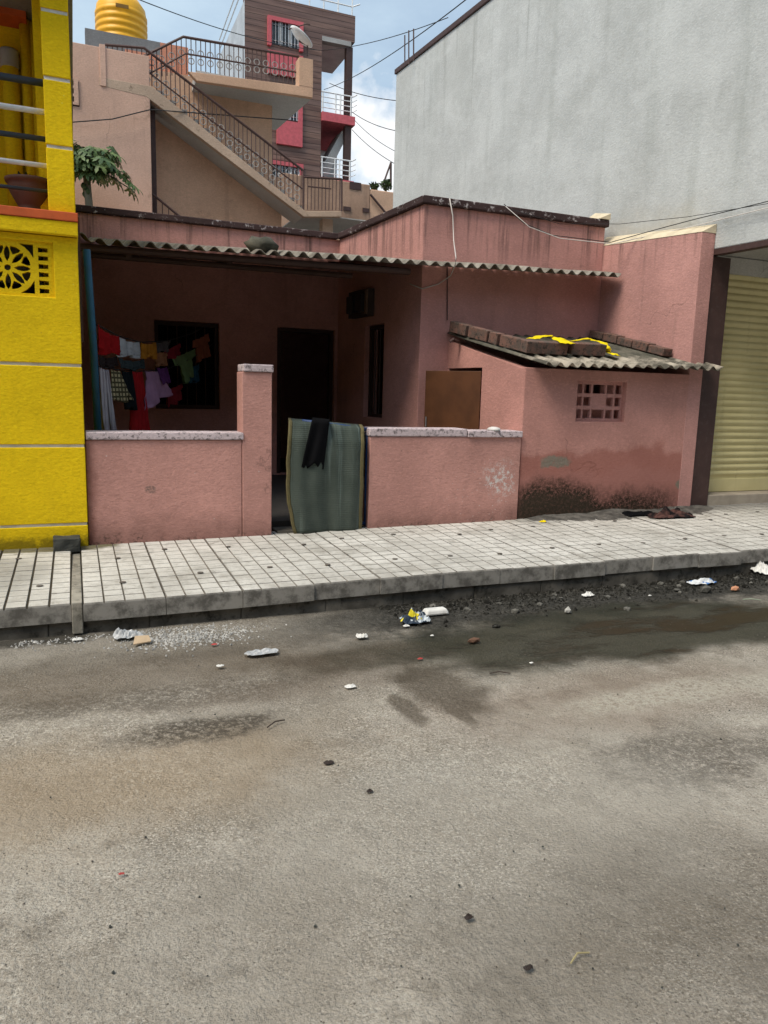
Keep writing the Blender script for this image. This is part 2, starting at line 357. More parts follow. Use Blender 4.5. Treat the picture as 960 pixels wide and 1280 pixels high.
    c = t.mix(mul(t2, t.rng(t.noise(48, 6, .75), .25, .55, .6, .95)), c, t.mix(t.noise(20, 6, .7), (.055, .042, .03), (.105, .083, .06)))
    fl = t.noise(1, 7, .62, t.mapv((1.0, 3.0, 1)))
    wcol = t.mix(t.rng(fl, .38, .62), (.016, .018, .010), (.045, .043, .028))
    wcol = t.mix(mul(g2, .3), wcol, (.13, .12, .09))
    c = t.mix(mul(wet, .93), c, wcol)
    deep = mul(wet, t.rng(fl, .52, .42))
    c = t.mix(mul(deep, t.rng(X[0], 2.6, 3.6, .2, .75)), c, (.035, .024, .012))
    c = t.mix(mul(grime, mul(wet, .45)), c, (.016, .019, .014))
    ro = t.rng(t.math('ADD', mul(wet, .55), mul(deep, .45)), .1, 1.0, .9, .42)
    h = t.math('ADD', mul(t.noise(75, 3, .65), 1.0), t.math('ADD', mul(t.noise(27, 5, .7), 1.3), mul(t.noise(7, 6, .65), 1.5)))
    h = mul(h, t.math('MULTIPLY_ADD', deep, -.75, 1.0))
    return t.done(c, ro, t.bump(h, .8, .016), spec=t.rng(wet, .2, .9, .10, .17))
M['road'] = road_mat()
def tile_mat():
    t = NT('white paving tile')
    X = t.xyz()
    c = t.mix(t.rng(t.noise(1.8, 6, .6), .3, .7), (.47, .452, .412), (.64, .622, .578))
    c = t.mix(t.rng(t.noise(14, 7, .7), .46, .72, 0, .55), c, (.30, .285, .255))
    c = t.mix(t.rng(t.noise(70, 5, .7), .52, .7, 0, .5), c, (.27, .26, .235))
    c = t.mix(t.rng(t.noise(2.7, 8, .74), .50, .68, 0, .6), c, (.27, .25, .215))
    c = t.mix(t.rng(t.noise(7, 8, .78), .56, .68, 0, .55), c, (.20, .18, .15))
    # puddle and algae at the corner of the yellow house, soot near the block
    p = gr(45, 685, .235)
    c = t.mix(t.math('MULTIPLY', t.blob((p.x, p.y), (.6, .17), .4, 6, .3), .9), c, (.10, .085, .03))
    p = gr(20, 715, .235)
    c = t.mix(t.math('MULTIPLY', t.blob((p.x-.15, p.y), (.35, .5), .8, 7, .8), .5), c, (.16, .155, .14))
    e = t.math('ADD', X[1], t.math('MULTIPLY', t.noise(3.5, 7, .7), .6))
    c = t.mix(t.math('MULTIPLY', t.rng(e, 6.42, 6.78, 0, .8), t.rng(X[0], 3.9, 4.6, .0, 1)), c, (.13, .125, .115))
    c = t.mix(t.rng(X[0], 6.4, 7.6, 0, .6), c, (.26, .25, .23))
    # front edge faces are grimy cement
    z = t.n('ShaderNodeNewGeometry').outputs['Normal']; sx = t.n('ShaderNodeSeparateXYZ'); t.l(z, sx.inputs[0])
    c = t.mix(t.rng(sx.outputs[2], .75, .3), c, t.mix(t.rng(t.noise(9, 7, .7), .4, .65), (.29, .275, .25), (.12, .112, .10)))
    return t.done(c, .88, t.bump(t.noise(90, 5, .7), .35, .004), spec=.3)
M['tile'] = tile_mat()
def groutm():
    t = NT('dark grout'); c = t.mix(t.rng(t.noise(12, 6, .7), .35, .65), (.24, .21, .175), (.10, .085, .068))
    c = t.mix(t.rng(t.math('ADD', t.xyz()[0], t.math('MULTIPLY', t.noise(3, 4), .6)), .9, .2, 0, .85), c, (.035, .03, .02))
    return t.done(c, 1, spec=.05)
M['grout'] = groutm()
M['kerb'] = plain('grimy kerb concrete', (.12, .11, .095), .95, spec=.1, var=.35, scale=6, bump=.6, dirt=(.025, .024, .02), damt=.9)
M['stone'] = plain('black basalt stone', (.045, .047, .042), .9, var=.3, bump=.6)
M['gravel'] = plain('grey gravel', (.12, .115, .102), 1, var=.5, scale=14, spec=.1, dirt=(.03, .03, .026), damt=.9)
M['mud'] = plain('black mud crumbs', (.022, .021, .018), 1, var=.6, scale=14, spec=.08, dirt=(.15, .145, .13), damt=.8)
M['paper'] = plain('white litter', (.72, .71, .68), .7, var=.1, dirt=(.3, .28, .25))
M['plastic'] = plain('clear plastic litter', (.48, .49, .50), .25, var=.2, dirt=(.2, .2, .2))
M['tan_card'] = plain('tan card', (.50, .37, .24), .8)

# ------------------------------------------------------------------ mesh tools
class MB:
    def __init__(s): s.v = []; s.f = []
    def add(s, vs, fs):
        o = len(s.v); s.v += [Vector(v) for v in vs]; s.f += [tuple(i+o for i in f) for f in fs]
    def box(s, x0, y0, z0, x1, y1, z1): s.obox((x0, y0, z0), (x1-x0, 0, 0), (0, y1-y0, 0), (0, 0, z1-z0)); return s
    def obox(s, o, a, b, c):
        o, a, b, c = map(Vector, (o, a, b, c))
        s.add([o, o+a, o+a+b, o+b, o+c, o+a+c, o+a+b+c, o+b+c], [(0, 3, 2, 1), (4, 5, 6, 7), (0, 1, 5, 4), (1, 2, 6, 5), (2, 3, 7, 6), (3, 0, 4, 7)]); return s
    def prism(s, poly, vec):
        n = len(poly); vec = Vector(vec)
        s.add([Vector(p) for p in poly]+[Vector(p)+vec for p in poly], [tuple(range(n-1, -1, -1)), tuple(range(n, 2*n))]+[(i, (i+1) % n, n+(i+1) % n, n+i) for i in range(n)]); return s
    def tube(s, pts, r, n=8, taper=None):
        pts = [Vector(p) for p in pts]; rings = []; k = len(pts)
        pn = None
        for i, p in enumerate(pts):
            d = (pts[min(i+1, k-1)]-pts[max(i-1, 0)]).normalized()
            if pn is None: pn = d.cross(Vector((0, 0, 1)) if abs(d.z) < .9 else Vector((1, 0, 0))).normalized()
            pn = (pn-d*pn.dot(d)).normalized(); q = d.cross(pn)
            rr = r if taper is None else r+(taper-r)*i/max(1, k-1)
            rings.append([p+(pn*math.cos(a)+q*math.sin(a))*rr for a in (2*math.pi*j/n for j in range(n))])
        vs = [v for g in rings for v in g]; fs = []
        for i in range(k-1):
            for j in range(n): fs.append((i*n+j, i*n+(j+1) % n, (i+1)*n+(j+1) % n, (i+1)*n+j))
        fs.append(tuple(range(n-1, -1, -1))); fs.append(tuple((k-1)*n+j for j in range(n)))
        s.add(vs, fs); return s
    def lathe(s, c, prof, n=24):
        c = Vector(c); vs = []; fs = []
        for (r, z) in prof:
            for j in range(n): a = 2*math.pi*j/n; vs.append(c+Vector((r*math.cos(a), r*math.sin(a), z)))
        for i in range(len(prof)-1):
            for j in range(n): fs.append((i*n+j, i*n+(j+1) % n, (i+1)*n+(j+1) % n, (i+1)*n+j))
        s.add(vs, fs+[tuple(range(n-1, -1, -1)), tuple((len(prof)-1)*n+j for j in range(n))]); return s
    def holes(s, O, U, T, cuts, zs, solid):
        # a wall of thickness T with openings: cuts along U, heights zs, solid(i, j) tells which cells are wall
        O, U, T = map(Vector, (O, U, T)); Z = Vector((0, 0, 1)); n, m = len(cuts)-1, len(zs)-1
        P = lambda a, b, k: O+U*cuts[a]+Z*zs[b]+T*k
        q = lambda *p: s.add(p, [(0, 1, 2, 3)])
        ok = lambda i, j: 0 <= i < n and 0 <= j < m and solid(i, j)
        for i in range(n):
            for j in range(m):
                if not solid(i, j): continue
                q(P(i, j, 0), P(i+1, j, 0), P(i+1, j+1, 0), P(i, j+1, 0)); q(P(i, j, 1), P(i, j+1, 1), P(i+1, j+1, 1), P(i+1, j, 1))
                if not ok(i-1, j): q(P(i, j, 0), P(i, j+1, 0), P(i, j+1, 1), P(i, j, 1))
                if not ok(i+1, j): q(P(i+1, j, 0), P(i+1, j, 1), P(i+1, j+1, 1), P(i+1, j+1, 0))
                if not ok(i, j-1): q(P(i, j, 0), P(i, j, 1), P(i+1, j, 1), P(i+1, j, 0))
                if not ok(i, j+1): q(P(i, j+1, 0), P(i+1, j+1, 0), P(i+1, j+1, 1), P(i, j+1, 1))
        return s
    def build(s, name, mat, parent=None, bevel=0, smooth=False, solid=0, sub=0, origin=None):
        me = bpy.data.meshes.new(name)
        w = Vector((0, 0, 0)) if parent is None else wloc(parent)
        if origin is None and parent is None and s.v:
            origin = Vector(((min(v.x for v in s.v)+max(v.x for v in s.v))/2, (min(v.y for v in s.v)+max(v.y for v in s.v))/2, min(v.z for v in s.v)))
        o0 = Vector(origin) if origin is not None else w
        me.from_pydata([v-o0 for v in s.v], [], s.f)
        b = bmesh.new(); b.from_mesh(me); bmesh.ops.remove_doubles(b, verts=b.verts, dist=1e-5)
        if not solid: bmesh.ops.recalc_face_normals(b, faces=b.faces)
        if smooth:
            for f in b.faces: f.smooth = True
        b.to_mesh(me); b.free()
        me.materials.append(mat if not isinstance(mat, str) else M[mat])
        o = bpy.data.objects.new(name, me); COL.objects.link(o); WL[o.name] = o0
        if parent is not None: o.parent = parent; o.location = o0-w
        else: o.location = o0
        if solid: md = o.modifiers.new('thickness', 'SOLIDIFY'); md.thickness = solid; md.offset = 0
        if sub: md = o.modifiers.new('subdivision', 'SUBSURF'); md.levels = md.render_levels = sub
        if bevel: md = o.modifiers.new('bevel', 'BEVEL'); md.width = bevel; md.segments = 2; md.limit_method = 'ANGLE'; md.angle_limit = R(35)
        return o
WL = {}
def wloc(o): return WL[o.name]
def thing(name, label, cat, loc, group=None):
    o = bpy.data.objects.new(name, None); COL.objects.link(o); o.location = loc; o.empty_display_size = .2
    WL[o.name] = Vector(loc); return tag(o, label, cat, group)
def tag(o, label, cat, group=None, kind=None):
    if label: o['label'] = label
    if cat: o['category'] = cat
    if group: o['group'] = group
    if kind: o['kind'] = kind
    return o
def struct(o): o['kind'] = 'structure'; return o
def stuff(o, label, cat): return tag(o, label, cat, kind='stuff')
def lerp(a, b, t): return a+(b-a)*t
SK = .0734                                # the plots' side walls lean this much off the street's normal
def sk(x, y0, y): return x-SK*(y-y0)      # x of a side wall that starts at (x, y0), at depth y
def cloth(tl, tr, br, bl, folds=4, amp=.02, nx=26, nz=22, hem=.015, seed=0, prof=None, split=0):
    mb = MB(); tl, tr, br, bl = map(Vector, (tl, tr, br, bl)); rr = random.Random(seed)
    nrm = (tr-tl).cross(bl-tl).normalized(); ph = rr.random()*6
    vs = []
    for j in range(nz+1):
        t = j/nz
        for i in range(nx+1):
            s_ = i/nx; k_ = prof(t) if prof else 1; q_ = .5+(s_-.5)*k_+.012*noise.noise(Vector((t*6, s_*2, seed)))*6*t; p = lerp(lerp(tl, tr, q_), lerp(bl, br, q_), t)
            p.z -= .10*(tr-tl).length*(1-(2*s_-1)**2)*(1-t)*(.5 if not prof else .2)
            p = p+nrm*(amp*(.35+.65*t)*(math.sin(s_*folds*6.28+ph+t*.8)+.5*math.sin(s_*folds*13.1+ph*2)))
            p.z += -hem*math.sin(s_*9+ph)*t+.012*noise.noise(Vector((s_*4+seed, t*4, 1)))
            vs.append(p)
    fs = [(j*(nx+1)+i, j*(nx+1)+i+1, (j+1)*(nx+1)+i+1, (j+1)*(nx+1)+i) for j in range(nz) for i in range(nx) if not (split and j/nz > split and i == nx//2)]
    mb.add(vs, fs); return mb
def fabric(name, col, col2=None, mode=None, sc_=60):
    t = NT(name); c = t.mix(t.rng(t.noise(9, 4), .3, .7), sc(col, .85), sc(col, 1.15))
    if mode:
        v = t.obj(); x = t.n('ShaderNodeSeparateXYZ'); t.l(v, x.inputs[0])
        a = t.rng(t.math('SINE', t.math('MULTIPLY', t.math('ADD', x.outputs[0], t.math('MULTIPLY', x.outputs[1], .5)), sc_*2)), .1, .5)
        m = a
        if mode == 'check': m = t.math('MAXIMUM', a, t.rng(t.math('SINE', t.math('MULTIPLY', x.outputs[2], sc_*2)), .1, .5))
        c = t.mix(m, c, col2)
    return t.done(c, .95, t.bump(t.noise(260, 2), .25, .002), spec=.1)

# ------------------------------------------------------------------ road, pavement, kerb
mb = MB(); g = 46
def axis(lo, hi, fine0, fine1, n):
    a = [lo, lo*.4, fine0]+[lerp(fine0, fine1, i/n) for i in range(1, n)]+[fine1, hi*.4, hi]; return a
xs = axis(-250, 250, -3, 9, 60); ys = axis(-250, 400, -.5, 4.84, 40)
vs = []
for y in ys:
    for x in xs:
        z = 0
        if -3 <= x <= 9 and -.5 <= y <= 4.84: z = .012*noise.noise(Vector((x*.9, y*.9, 3)))+.004*noise.noise(Vector((x*4, y*4, 1)))-.010
        else: z = -.012
        vs.append((x, y, z))
n = len(xs)
mb.add(vs, [(j*n+i, j*n+i+1, (j+1)*n+i+1, (j+1)*n+i) for j in range(len(ys)-1) for i in range(n-1)])
struct(mb.build('road', 'road', smooth=True, origin=(0, 0, 0)))

def pz(x, y):                              # pavement surface height
    t = (y-4.87)/1.62
    return lerp(.195+.004*x, .232+.013*max(0, x), t)+.012*noise.noise(Vector((x*.6, y*.5, 7)))
tl = MB(); gt = MB(); gp = .0012
slabs = [-1.56+.5*i for i in range(3)]+[.005+.5*i for i in range(24)]
for k, x0 in enumerate(slabs):
    dz = rnd.uniform(-.003, .003); dy = rnd.uniform(-.012, .012); tw = rnd.uniform(-.006, .006)
    x1 = x0+.496; ch = .0045; gp = .0035 if x0 < -.1 else .0012
    zf = lambda x, y: pz(x, y)+dz+tw*(x-x0)
    gt.add([(x0, 4.87+dy, zf(x0, 4.87)-.007), (x1, 4.87+dy, zf(x1, 4.87)-.007), (x1, 6.62, zf(x1, 6.62)-.007), (x0, 6.62, zf(x0, 6.62)-.007)], [(0, 1, 2, 3)])
    # slab's front edge
    tl.add([(x0, 4.862+dy, zf(x0, 4.87)-.118), (x1, 4.862+dy, zf(x1, 4.87)-.118), (x1, 4.862+dy, zf(x1, 4.87)-.010), (x0, 4.862+dy, zf(x0, 4.87)-.010),
            (x0, 5.2, zf(x0, 4.87)-.118), (x1, 5.2, zf(x1, 4.87)-.118), (x0, 5.2, zf(x0, 4.87)-.02), (x1, 5.2, zf(x1, 4.87)-.02)], [(0, 1, 2, 3), (0, 4, 5, 1), (0, 3, 6, 4), (1, 5, 7, 2)])
    for i in range(4):
        for j in range(14):
            a0, a1 = x0+i*.124+gp, x0+(i+1)*.124-gp
            b0, b1 = 4.866+dy+j*.125+(.001 if j else 0), 4.866+dy+(j+1)*.125-.001
            jz = rnd.uniform(-.0012, .0012); c_ = ch
            V = []
            for (xx, yy, zz) in ((a0, b0, -.012), (a1, b0, -.012), (a1, b1, -.012), (a0, b1, -.012), (a0+c_, b0+c_, 0), (a1-c_, b0+c_, 0), (a1-c_, b1-c_, 0), (a0+c_, b1-c_, 0)):
                V.append((xx, yy, zf(xx, yy)+zz+jz))
            tl.add(V, [(4, 5, 6, 7), (0, 1, 5, 4), (1, 2, 6, 5), (2, 3, 7, 6), (3, 0, 4, 7)])
struct(tl.build('pavement', 'tile'))
struct(gt.build('pavement_bed', 'grout'))
hm = MB()                                  # lifting holes cast into the slabs
for x0 in slabs:
    for (dx, yy) in ((.14, 6.15), (.30, 5.35)) if int(x0*2+9) % 3 else ((.25, 6.0), (.25, 5.3)):
        x = x0+dx+rnd.uniform(-.01, .01); y = yy+rnd.uniform(-.04, .04)
        vs = [(x+.022*math.cos(a), y+.02*math.sin(a), pz(x, y)+.0035+.0) for a in (i*.5236 for i in range(12))]
        hm.prism(vs, (0, 0, .004))
struct(hm.build('pavement_plug', plain('dark filled lifting hole', (.12, .105, .09), 1)))
kb = MB()
for i in range(30):
    x0 = -5+i*.6; o = rnd.uniform(-.01, .01)
    kb.box(x0, 4.89+o, -.1, x0+.6, 5.4, .088+.004*x0)
struct(kb.build('kerb', 'kerb', bevel=.01))
sb = MB().box(-.062, 4.86, .0, .001, 6.46, .204); struct(sb.build('pavement_strip', plain('worn concrete strip', (.28, .26, .22), .95, var=.3, scale=7, bump=.6, dirt=(.06, .055, .045), damt=.8, spec=.1), bevel=.006))
pb = MB()
pb.box(-60, 6.455, -.1, -1.6, 6.6, .2); pb.box(-60, 4.87, -.1, -1.6, 6.46, .19); pb.box(12, 4.87, -.1, 60, 6.7, .3)
struct(pb.build('pavement_far', 'kerb'))
# dust and crumbs swept against the block's foot
mb = MB(); vs = []; nx, ny = 60, 10
for j in range(ny+1):
    for i in range(nx+1):
        x = lerp(4.12, 6.9, i/nx); y = lerp(6.08, 6.52, j/ny)
        e = (j/ny)**1.5*min(1, i/12)*min(1, (nx-i)/8)
        vs.append((x, y, pz(x, y)-.014+e*(.055+.04*noise.noise(Vector((x*3, y*3, 0))))+.012*noise.noise(Vector((x*14, y*14, 5)))*min(1, e*6)))
mb.add(vs, [(j*(nx+1)+i, j*(nx+1)+i+1, (j+1)*(nx+1)+i+1, (j+1)*(nx+1)+i) for j in range(ny) for i in range(nx)])
stuff(mb.build('dust', plain('grey dust and soot', (.10, .092, .082), 1, var=.5, scale=11, bump=.7, dirt=(.035, .03, .027), damt=.9), smooth=True), 'grey dust and soot swept against the foot of the pink outhouse', 'dust')

# ------------------------------------------------------------------ yellow house on the left
YF = 6.45
yh = thing('yellow_house', 'bright yellow rough plastered house with white grooves and a piped balcony', 'house', (-1.5, YF+.2, .2))
YZ = [.18, .405, .428, 1.038, 1.062, 1.668, 1.692, 2.64]
j0, j1 = at(66, 303, YF), at(66, 372, YF); JX1, JZ0, JZ1 = j0.x, j1.z, j0.z; JX0 = JX1-.98
wm = MB()
for a, b in ((0, 1), (2, 3), (4, 5)): wm.box(-4, YF, YZ[a], .066, YF+.25, YZ[b])
wm.holes((-4, YF, 0), (1, 0, 0), (0, .25, 0), [0, JX0+4, JX1+4, 4.066], [YZ[6], JZ0, JZ1, YZ[7]], lambda i, j: not (i == 1 and j == 1))
wm.build('wall', 'yellow', yh, bevel=.006)
for a in (1, 3, 5): MB().box(-4, YF+.012, YZ[a]-.002, .060, YF+.24, YZ[a+1]+.002).build('groove_band', 'white_band', yh)
MB().box(-.19, YF+.26, .2, .064, 10.7, 4.498).build('side_wall', 'yellow', yh)
MB().box(-4, 10.3, .2, -.2, 10.6, 4.498).build('rear_wall', 'yellow', yh)
MB().box(-4.2, YF+.2, .2, -4.0, 10.6, 4.498).build('side_wall', 'yellow', yh)
MB().box(-4, YF+.26, 2.5, -.2, 10.3, 2.64).build('balcony_floor', 'cement', yh)
MB().box(-4, YF-.06, 2.645, .072, YF+1.2, 2.745).build('fascia', 'yellow', yh, bevel=.006)
MB().box(-4, YF-.07, 2.747, .076, YF+1.2, 2.812).build('ledge', 'red_band', yh, bevel=.006)
zb = [2.814, 3.27, 3.295, 3.742, 3.768, 4.20, 4.225, 4.498]
cm = MB()
for a in (0, 2, 4, 6): cm.box(-.128, YF, zb[a], .06, YF+.26, zb[a+1])
cm.build('column', 'yellow', yh, bevel=.006)
for a in (1, 3, 5): MB().box(-.122, YF+.01, zb[a]-.002, .055, YF+.24, zb[a+1]+.002).build('groove_band', 'white_band', yh)
MB().box(-4, YF+1.05, 2.82, -.2, YF+1.2, 4.498).build('balcony_wall', 'yellow', yh)
MB().box(-4, YF-.2, 4.50, .1, 10.6, 4.62).build('roof', 'cement', yh)
p = at(0, 12, 7.3)
MB().box(-4, YF+.8, p.z-.045, at(32, 10, 7.3).x, YF+1.04, p.z+.045).build('beam', 'red_band', yh)
for (y, r_, m_) in ((97, .026, 'navy'), (133.5, .021, 'white_metal'), (167.5, .02, 'navy'), (201, .018, 'white_metal'), (233, .014, 'navy')):
    p = at(2, y, YF+.06); q = at(52, y+5, YF+.06)
    MB().tube([(-4, YF+.06, (p.z+q.z)/2), (-.125, YF+.06, (p.z+q.z)/2)], r_, 12).build('rail', m_, yh, smooth=True)
for (x, r_) in ((18, .065), (38, .04), (47, .022)):
    p = at(x, 200, YF+.95); pm_ = MB().tube([(p.x, YF+.95, 2.82), (p.x, YF+.95, 4.25 if x == 18 else 4.49)], r_, 16)
    pp = pm_.build('drain_pipe', 'yellow', yh, smooth=True)
    if x == 18: MB().lathe((p.x, YF+.95, 4.1), [(.07, 0), (.074, .01), (.074, .12), (.07, .14)]).build('pipe_cap', plain('grey pipe cap', (.35, .35, .34)), pp, smooth=True)
# pierced flower screen, cut as one cast panel
def lattice(holes, outer, depth, xf, name, mat, parent):
    cu = bpy.data.curves.new(name, 'CURVE'); cu.dimensions = '2D'; cu.fill_mode = 'BOTH'; cu.extrude = depth/2
    for pl in [outer]+holes:
        sp = cu.splines.new('POLY'); sp.points.add(len(pl)-1); sp.use_cyclic_u = True
        for i, (a, b) in enumerate(pl): sp.points[i].co = (a, b, 0, 1)
    tmp = bpy.data.objects.new('tmp', cu); COL.objects.link(tmp)
    me = bpy.data.meshes.new_from_object(tmp.evaluated_get(bpy.context.evaluated_depsgraph_get()))
    mb = MB(); mb.add([xf(v.co) for v in me.vertices], [tuple(p.vertices) for p in me.polygons])
    bpy.data.objects.remove(tmp); bpy.data.meshes.remove(me)
    return mb.build(name, mat, parent)
cx = at(9, 335, YF).x; cz = (JZ0+JZ1)/2; hh = (JZ1-JZ0)/2; k = hh/.25
H_ = []
for i in range(8):
    a = i*math.pi/4; ca, sa = math.cos(a), math.sin(a)
    pet = [(.052, 0), (.09, .020), (.13, .026), (.17, .018), (.195, 0), (.17, -.018), (.13, -.026), (.09, -.020)]
    H_.append([((u*ca-v*sa)*k, (u*sa+v*ca)*k) for u, v in pet])
    a += math.pi/8; ca, sa = math.cos(a), math.sin(a)
    tri = [(.125, 0), (.165, .04), (.192, .045), (.2, 0), (.192, -.045), (.165, -.04)]
    H_.append([((u*ca-v*sa)*k, (u*sa+v*ca)*k) for u, v in tri])
for sx in (-1, 1):
    for sz in (-1, 1): H_.append([(sx*u*k, sz*v*k) for u, v in ((.222, .222), (.222, .10), (.19, .15), (.15, .19), (.10, .222))])
H_.append([(.028*k*math.cos(i*.5236), .028*k*math.sin(i*.5236)) for i in range(12)])
for sgn in (-1, 1):
    for i in range(6):
        z0 = (-.215+i*.074)*k; H_.append([(sgn*(.262*k), z0), (sgn*(.345*k), z0+.004), (sgn*(.345*k), z0+.042*k), (sgn*(.262*k), z0+.046*k)])
ow = JX1-cx
lattice(H_, [(-.49, -hh), (ow, -hh), (ow, hh), (-.49, hh)], .05, lambda c: (cx+c.x, YF+.055+c.z, cz+c.y), 'pierced_screen', 'yellow', yh)
MB().box(JX0-.2, YF+.5, JZ0-.3, JX1+.2, YF+.56, JZ1+.3).build('room_partition', M['brown_paint'], yh)
MB().box(-4, YF+.26, 2.3, -.2, YF+.5, 2.45).build('lintel', 'cement', yh)

pt = thing('flower_pot', 'brown clay flower pot behind the pipe rails on the red ledge', 'flower pot', (at(36, 257, 6.78).x+.02, 6.78, 2.813))
px = wloc(pt); 
MB().lathe(px, [(.085, 0), (.095, .02), (.10, .05), (.085, .07), (.10, .09), (.15, .18), (.165, .22), (.165, .25), (.18, .255), (.185, .28), (.17, .285), (.155, .26), (.15, .25)], 28).build('pot', 'clay', pt, smooth=True)
MB().lathe(px+Vector((0, 0, .245)), [(.001, .012), (.08, .012), (.152, .0)], 20).build('soil', 'soil', pt)
pl = MB()
for i in range(26):
    a = rnd.random()*6.28; l = rnd.uniform(.05, .14); d = Vector((math.cos(a), math.sin(a), rnd.uniform(.4, 1.4))).normalized(); b0 = px+Vector((rnd.uniform(-.07, .07), rnd.uniform(-.07, .07), .25))
    sdv = d.cross(Vector((0, 0, 1))).normalized()*.018
    pl.add([b0, b0+d*l*.5+sdv, b0+d*l-Vector((0, 0, .02)), b0+d*l*.5-sdv], [(0, 1, 2, 3)])
leafm = plain('small green leaf', (.05, .085, .03), .6)
pl.build('plant', leafm, pt)

# ------------------------------------------------------------------ pink house: walls, roof, porch
YM, YB = 8.0, 10.42
XA = 3.70; XB = sk(XA, YM, YB)
ph = thing('pink_house', 'old single storey pink plastered house with a dark corrugated porch', 'house', (3, 9, .25))
PT = 3.625
fwm = MB().box(XA, YM, .2, 6.185, YM+.22, PT)
fwm.build('front_wall', 'pink_house', ph, bevel=.006)
U = Vector((XB-XA, YB-YM, 0)); Ls = U.length; U.normalize(); T = Vector((.2, SK*.2, 0))
y1, y2 = 8.93, 9.50; k = Ls/(YB-YM)
MB().holes((XA+.002, YM+.001, 0), U, T, [0, (y1-YM)*k, (y2-YM)*k, Ls], [.2, 1.2, 2.39, PT-.002], lambda i, j: not (i == 1 and j == 1)).build('porch_side_wall', 'pink_house', ph, bevel=.005)
MB().holes((.07, YB, 0), (1, 0, 0), (0, .2, 0), [0, .93, 1.77, 2.57, 3.41, XB-.07+.19], [.2, .34, 1.235, 2.385, PT-.004], lambda i, j: not ((i == 1 and j == 2) or (i == 3 and j in (1, 2)))).build('porch_back_wall', 'pink_house', ph, bevel=.005)
# rooms behind the openings
rm = MB(); rm.box(.07, 12.9, .2, 6.0, 13.05, 3.2); rm.box(.07, YB+.22, .2, .2, 12.9, 3.2); rm.box(5.9, YM+.23, .2, 6.05, 12.9, 3.2)
rm.build('rear_wall', 'pink_house', ph)
rf = MB(); rf.prism([(XA+.21, YM+.21, 3.0), (6.05, YM+.21, 3.0), (5.9, 13.05, 3.0), (.07, 13.05, 3.0), (.07, YB+.21, 3.0), (XB+.2, YB+.21, 3.0)], (0, 0, .15))
rf.build('roof_slab', 'cement', ph)
MB().prism([(.075, 6.72, .2), (4.05, 6.72, .2), (4.05, YM+.1, .2), (6, YM+.1, .2), (5.9, 13, .2), (.075, 13, .2)], (0, 0, .125)).build('floor', plain('dark cement floor', (.055, .05, .047), .8, bump=.4), ph)
MB().box(1.66, 6.52, .17, 2.5, 6.76, .27).build('doorstep', 'kerb', ph, bevel=.01)
# copings
cp = MB(); c0 = .03
cp.prism([(XA-.04, YM-.05, PT), (6.21, YM-.05, PT), (6.21, YM+.24, PT), (XA+.2, YM+.24, PT)], (0, 0, .085)); cp.build('coping', 'cope_dark', ph, bevel=.012)
cp = MB(); cp.prism([(XA-.04, YM-.052, PT+.001), (XA+.205, YM+.235, PT+.001), (XB+.2, YB+.21, PT+.001), (XB-.04, YB-.045, PT+.001)], (0, 0, .082)); cp.build('coping', 'cope_dark', ph, bevel=.012)
cp = MB().box(.05, YB-.05, PT-.002, XB-.03, YB+.23, PT+.079); cp.build('coping', 'cope_dark', ph, bevel=.012)
# windows and doors, set in the openings
def bars_window(x0, x1, z0, z1, Y, parent, n=5):
    f = MB(); t_ = .05
    f.box(x0, Y, z0, x1, Y+.06, z0+t_); f.box(x0, Y, z1-t_, x1, Y+.06, z1); f.box(x0, Y, z0+t_, x0+t_, Y+.06, z1-t_); f.box(x1-t_, Y, z0+t_, x1, Y+.06, z1-t_)
    w_ = f.build('window', 'dark_wood', parent, bevel=.004)
    for i in range(n):
        x = lerp(x0+t_, x1-t_, (i+1)/(n+1)); MB().tube([(x, Y+.03, z0+t_), (x, Y+.03, z1-t_)], .007, 6).build('bar', 'iron', w_)
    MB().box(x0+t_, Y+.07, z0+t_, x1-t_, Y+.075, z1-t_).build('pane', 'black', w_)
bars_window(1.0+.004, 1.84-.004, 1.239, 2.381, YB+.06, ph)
dm = MB(); dm.box(2.645, YB+.05, .325, 2.695, YB+.13, 2.38); dm.box(3.425, YB+.05, .325, 3.475, YB+.13, 2.38); dm.box(2.695, YB+.05, 2.33, 3.425, YB+.13, 2.38)
df = dm.build('doorway', 'dark_wood', ph, bevel=.004)
MB().obox((2.70, YB+.14, .33), (-.18, .70, 0), (.035, .009, 0), (0, 0, 1.99)).build('door_leaf', 'dark_wood', df)
sw = MB(); O = Vector((XA, YM, 0))+T*.35
a_, b_ = O+U*((y1-YM)*k+.004), O+U*((y2-YM)*k-.004)
tt = T*.25; uu = U*.04
for o_, a2, c2 in ((a_, b_-a_, (0, 0, .04)),): 
    sw.obox(o_+Vector((0, 0, 1.204)), a2, tt, c2); sw.obox(o_+Vector((0, 0, 2.345)), a2, tt, c2)
sw.obox(a_+Vector((0, 0, 1.244)), uu, tt, (0, 0, 1.1)); sw.obox(b_-uu+Vector((0, 0, 1.244)), uu, tt, (0, 0, 1.1))
w2 = sw.build('window', 'dark_wood', ph)
for i in range(3):
    p = lerp(a_, b_, (i+1)/4)+tt*.5; MB().tube([p+Vector((0, 0, 1.245)), p+Vector((0, 0, 2.344))], .007, 6).build('bar', 'iron', w2)
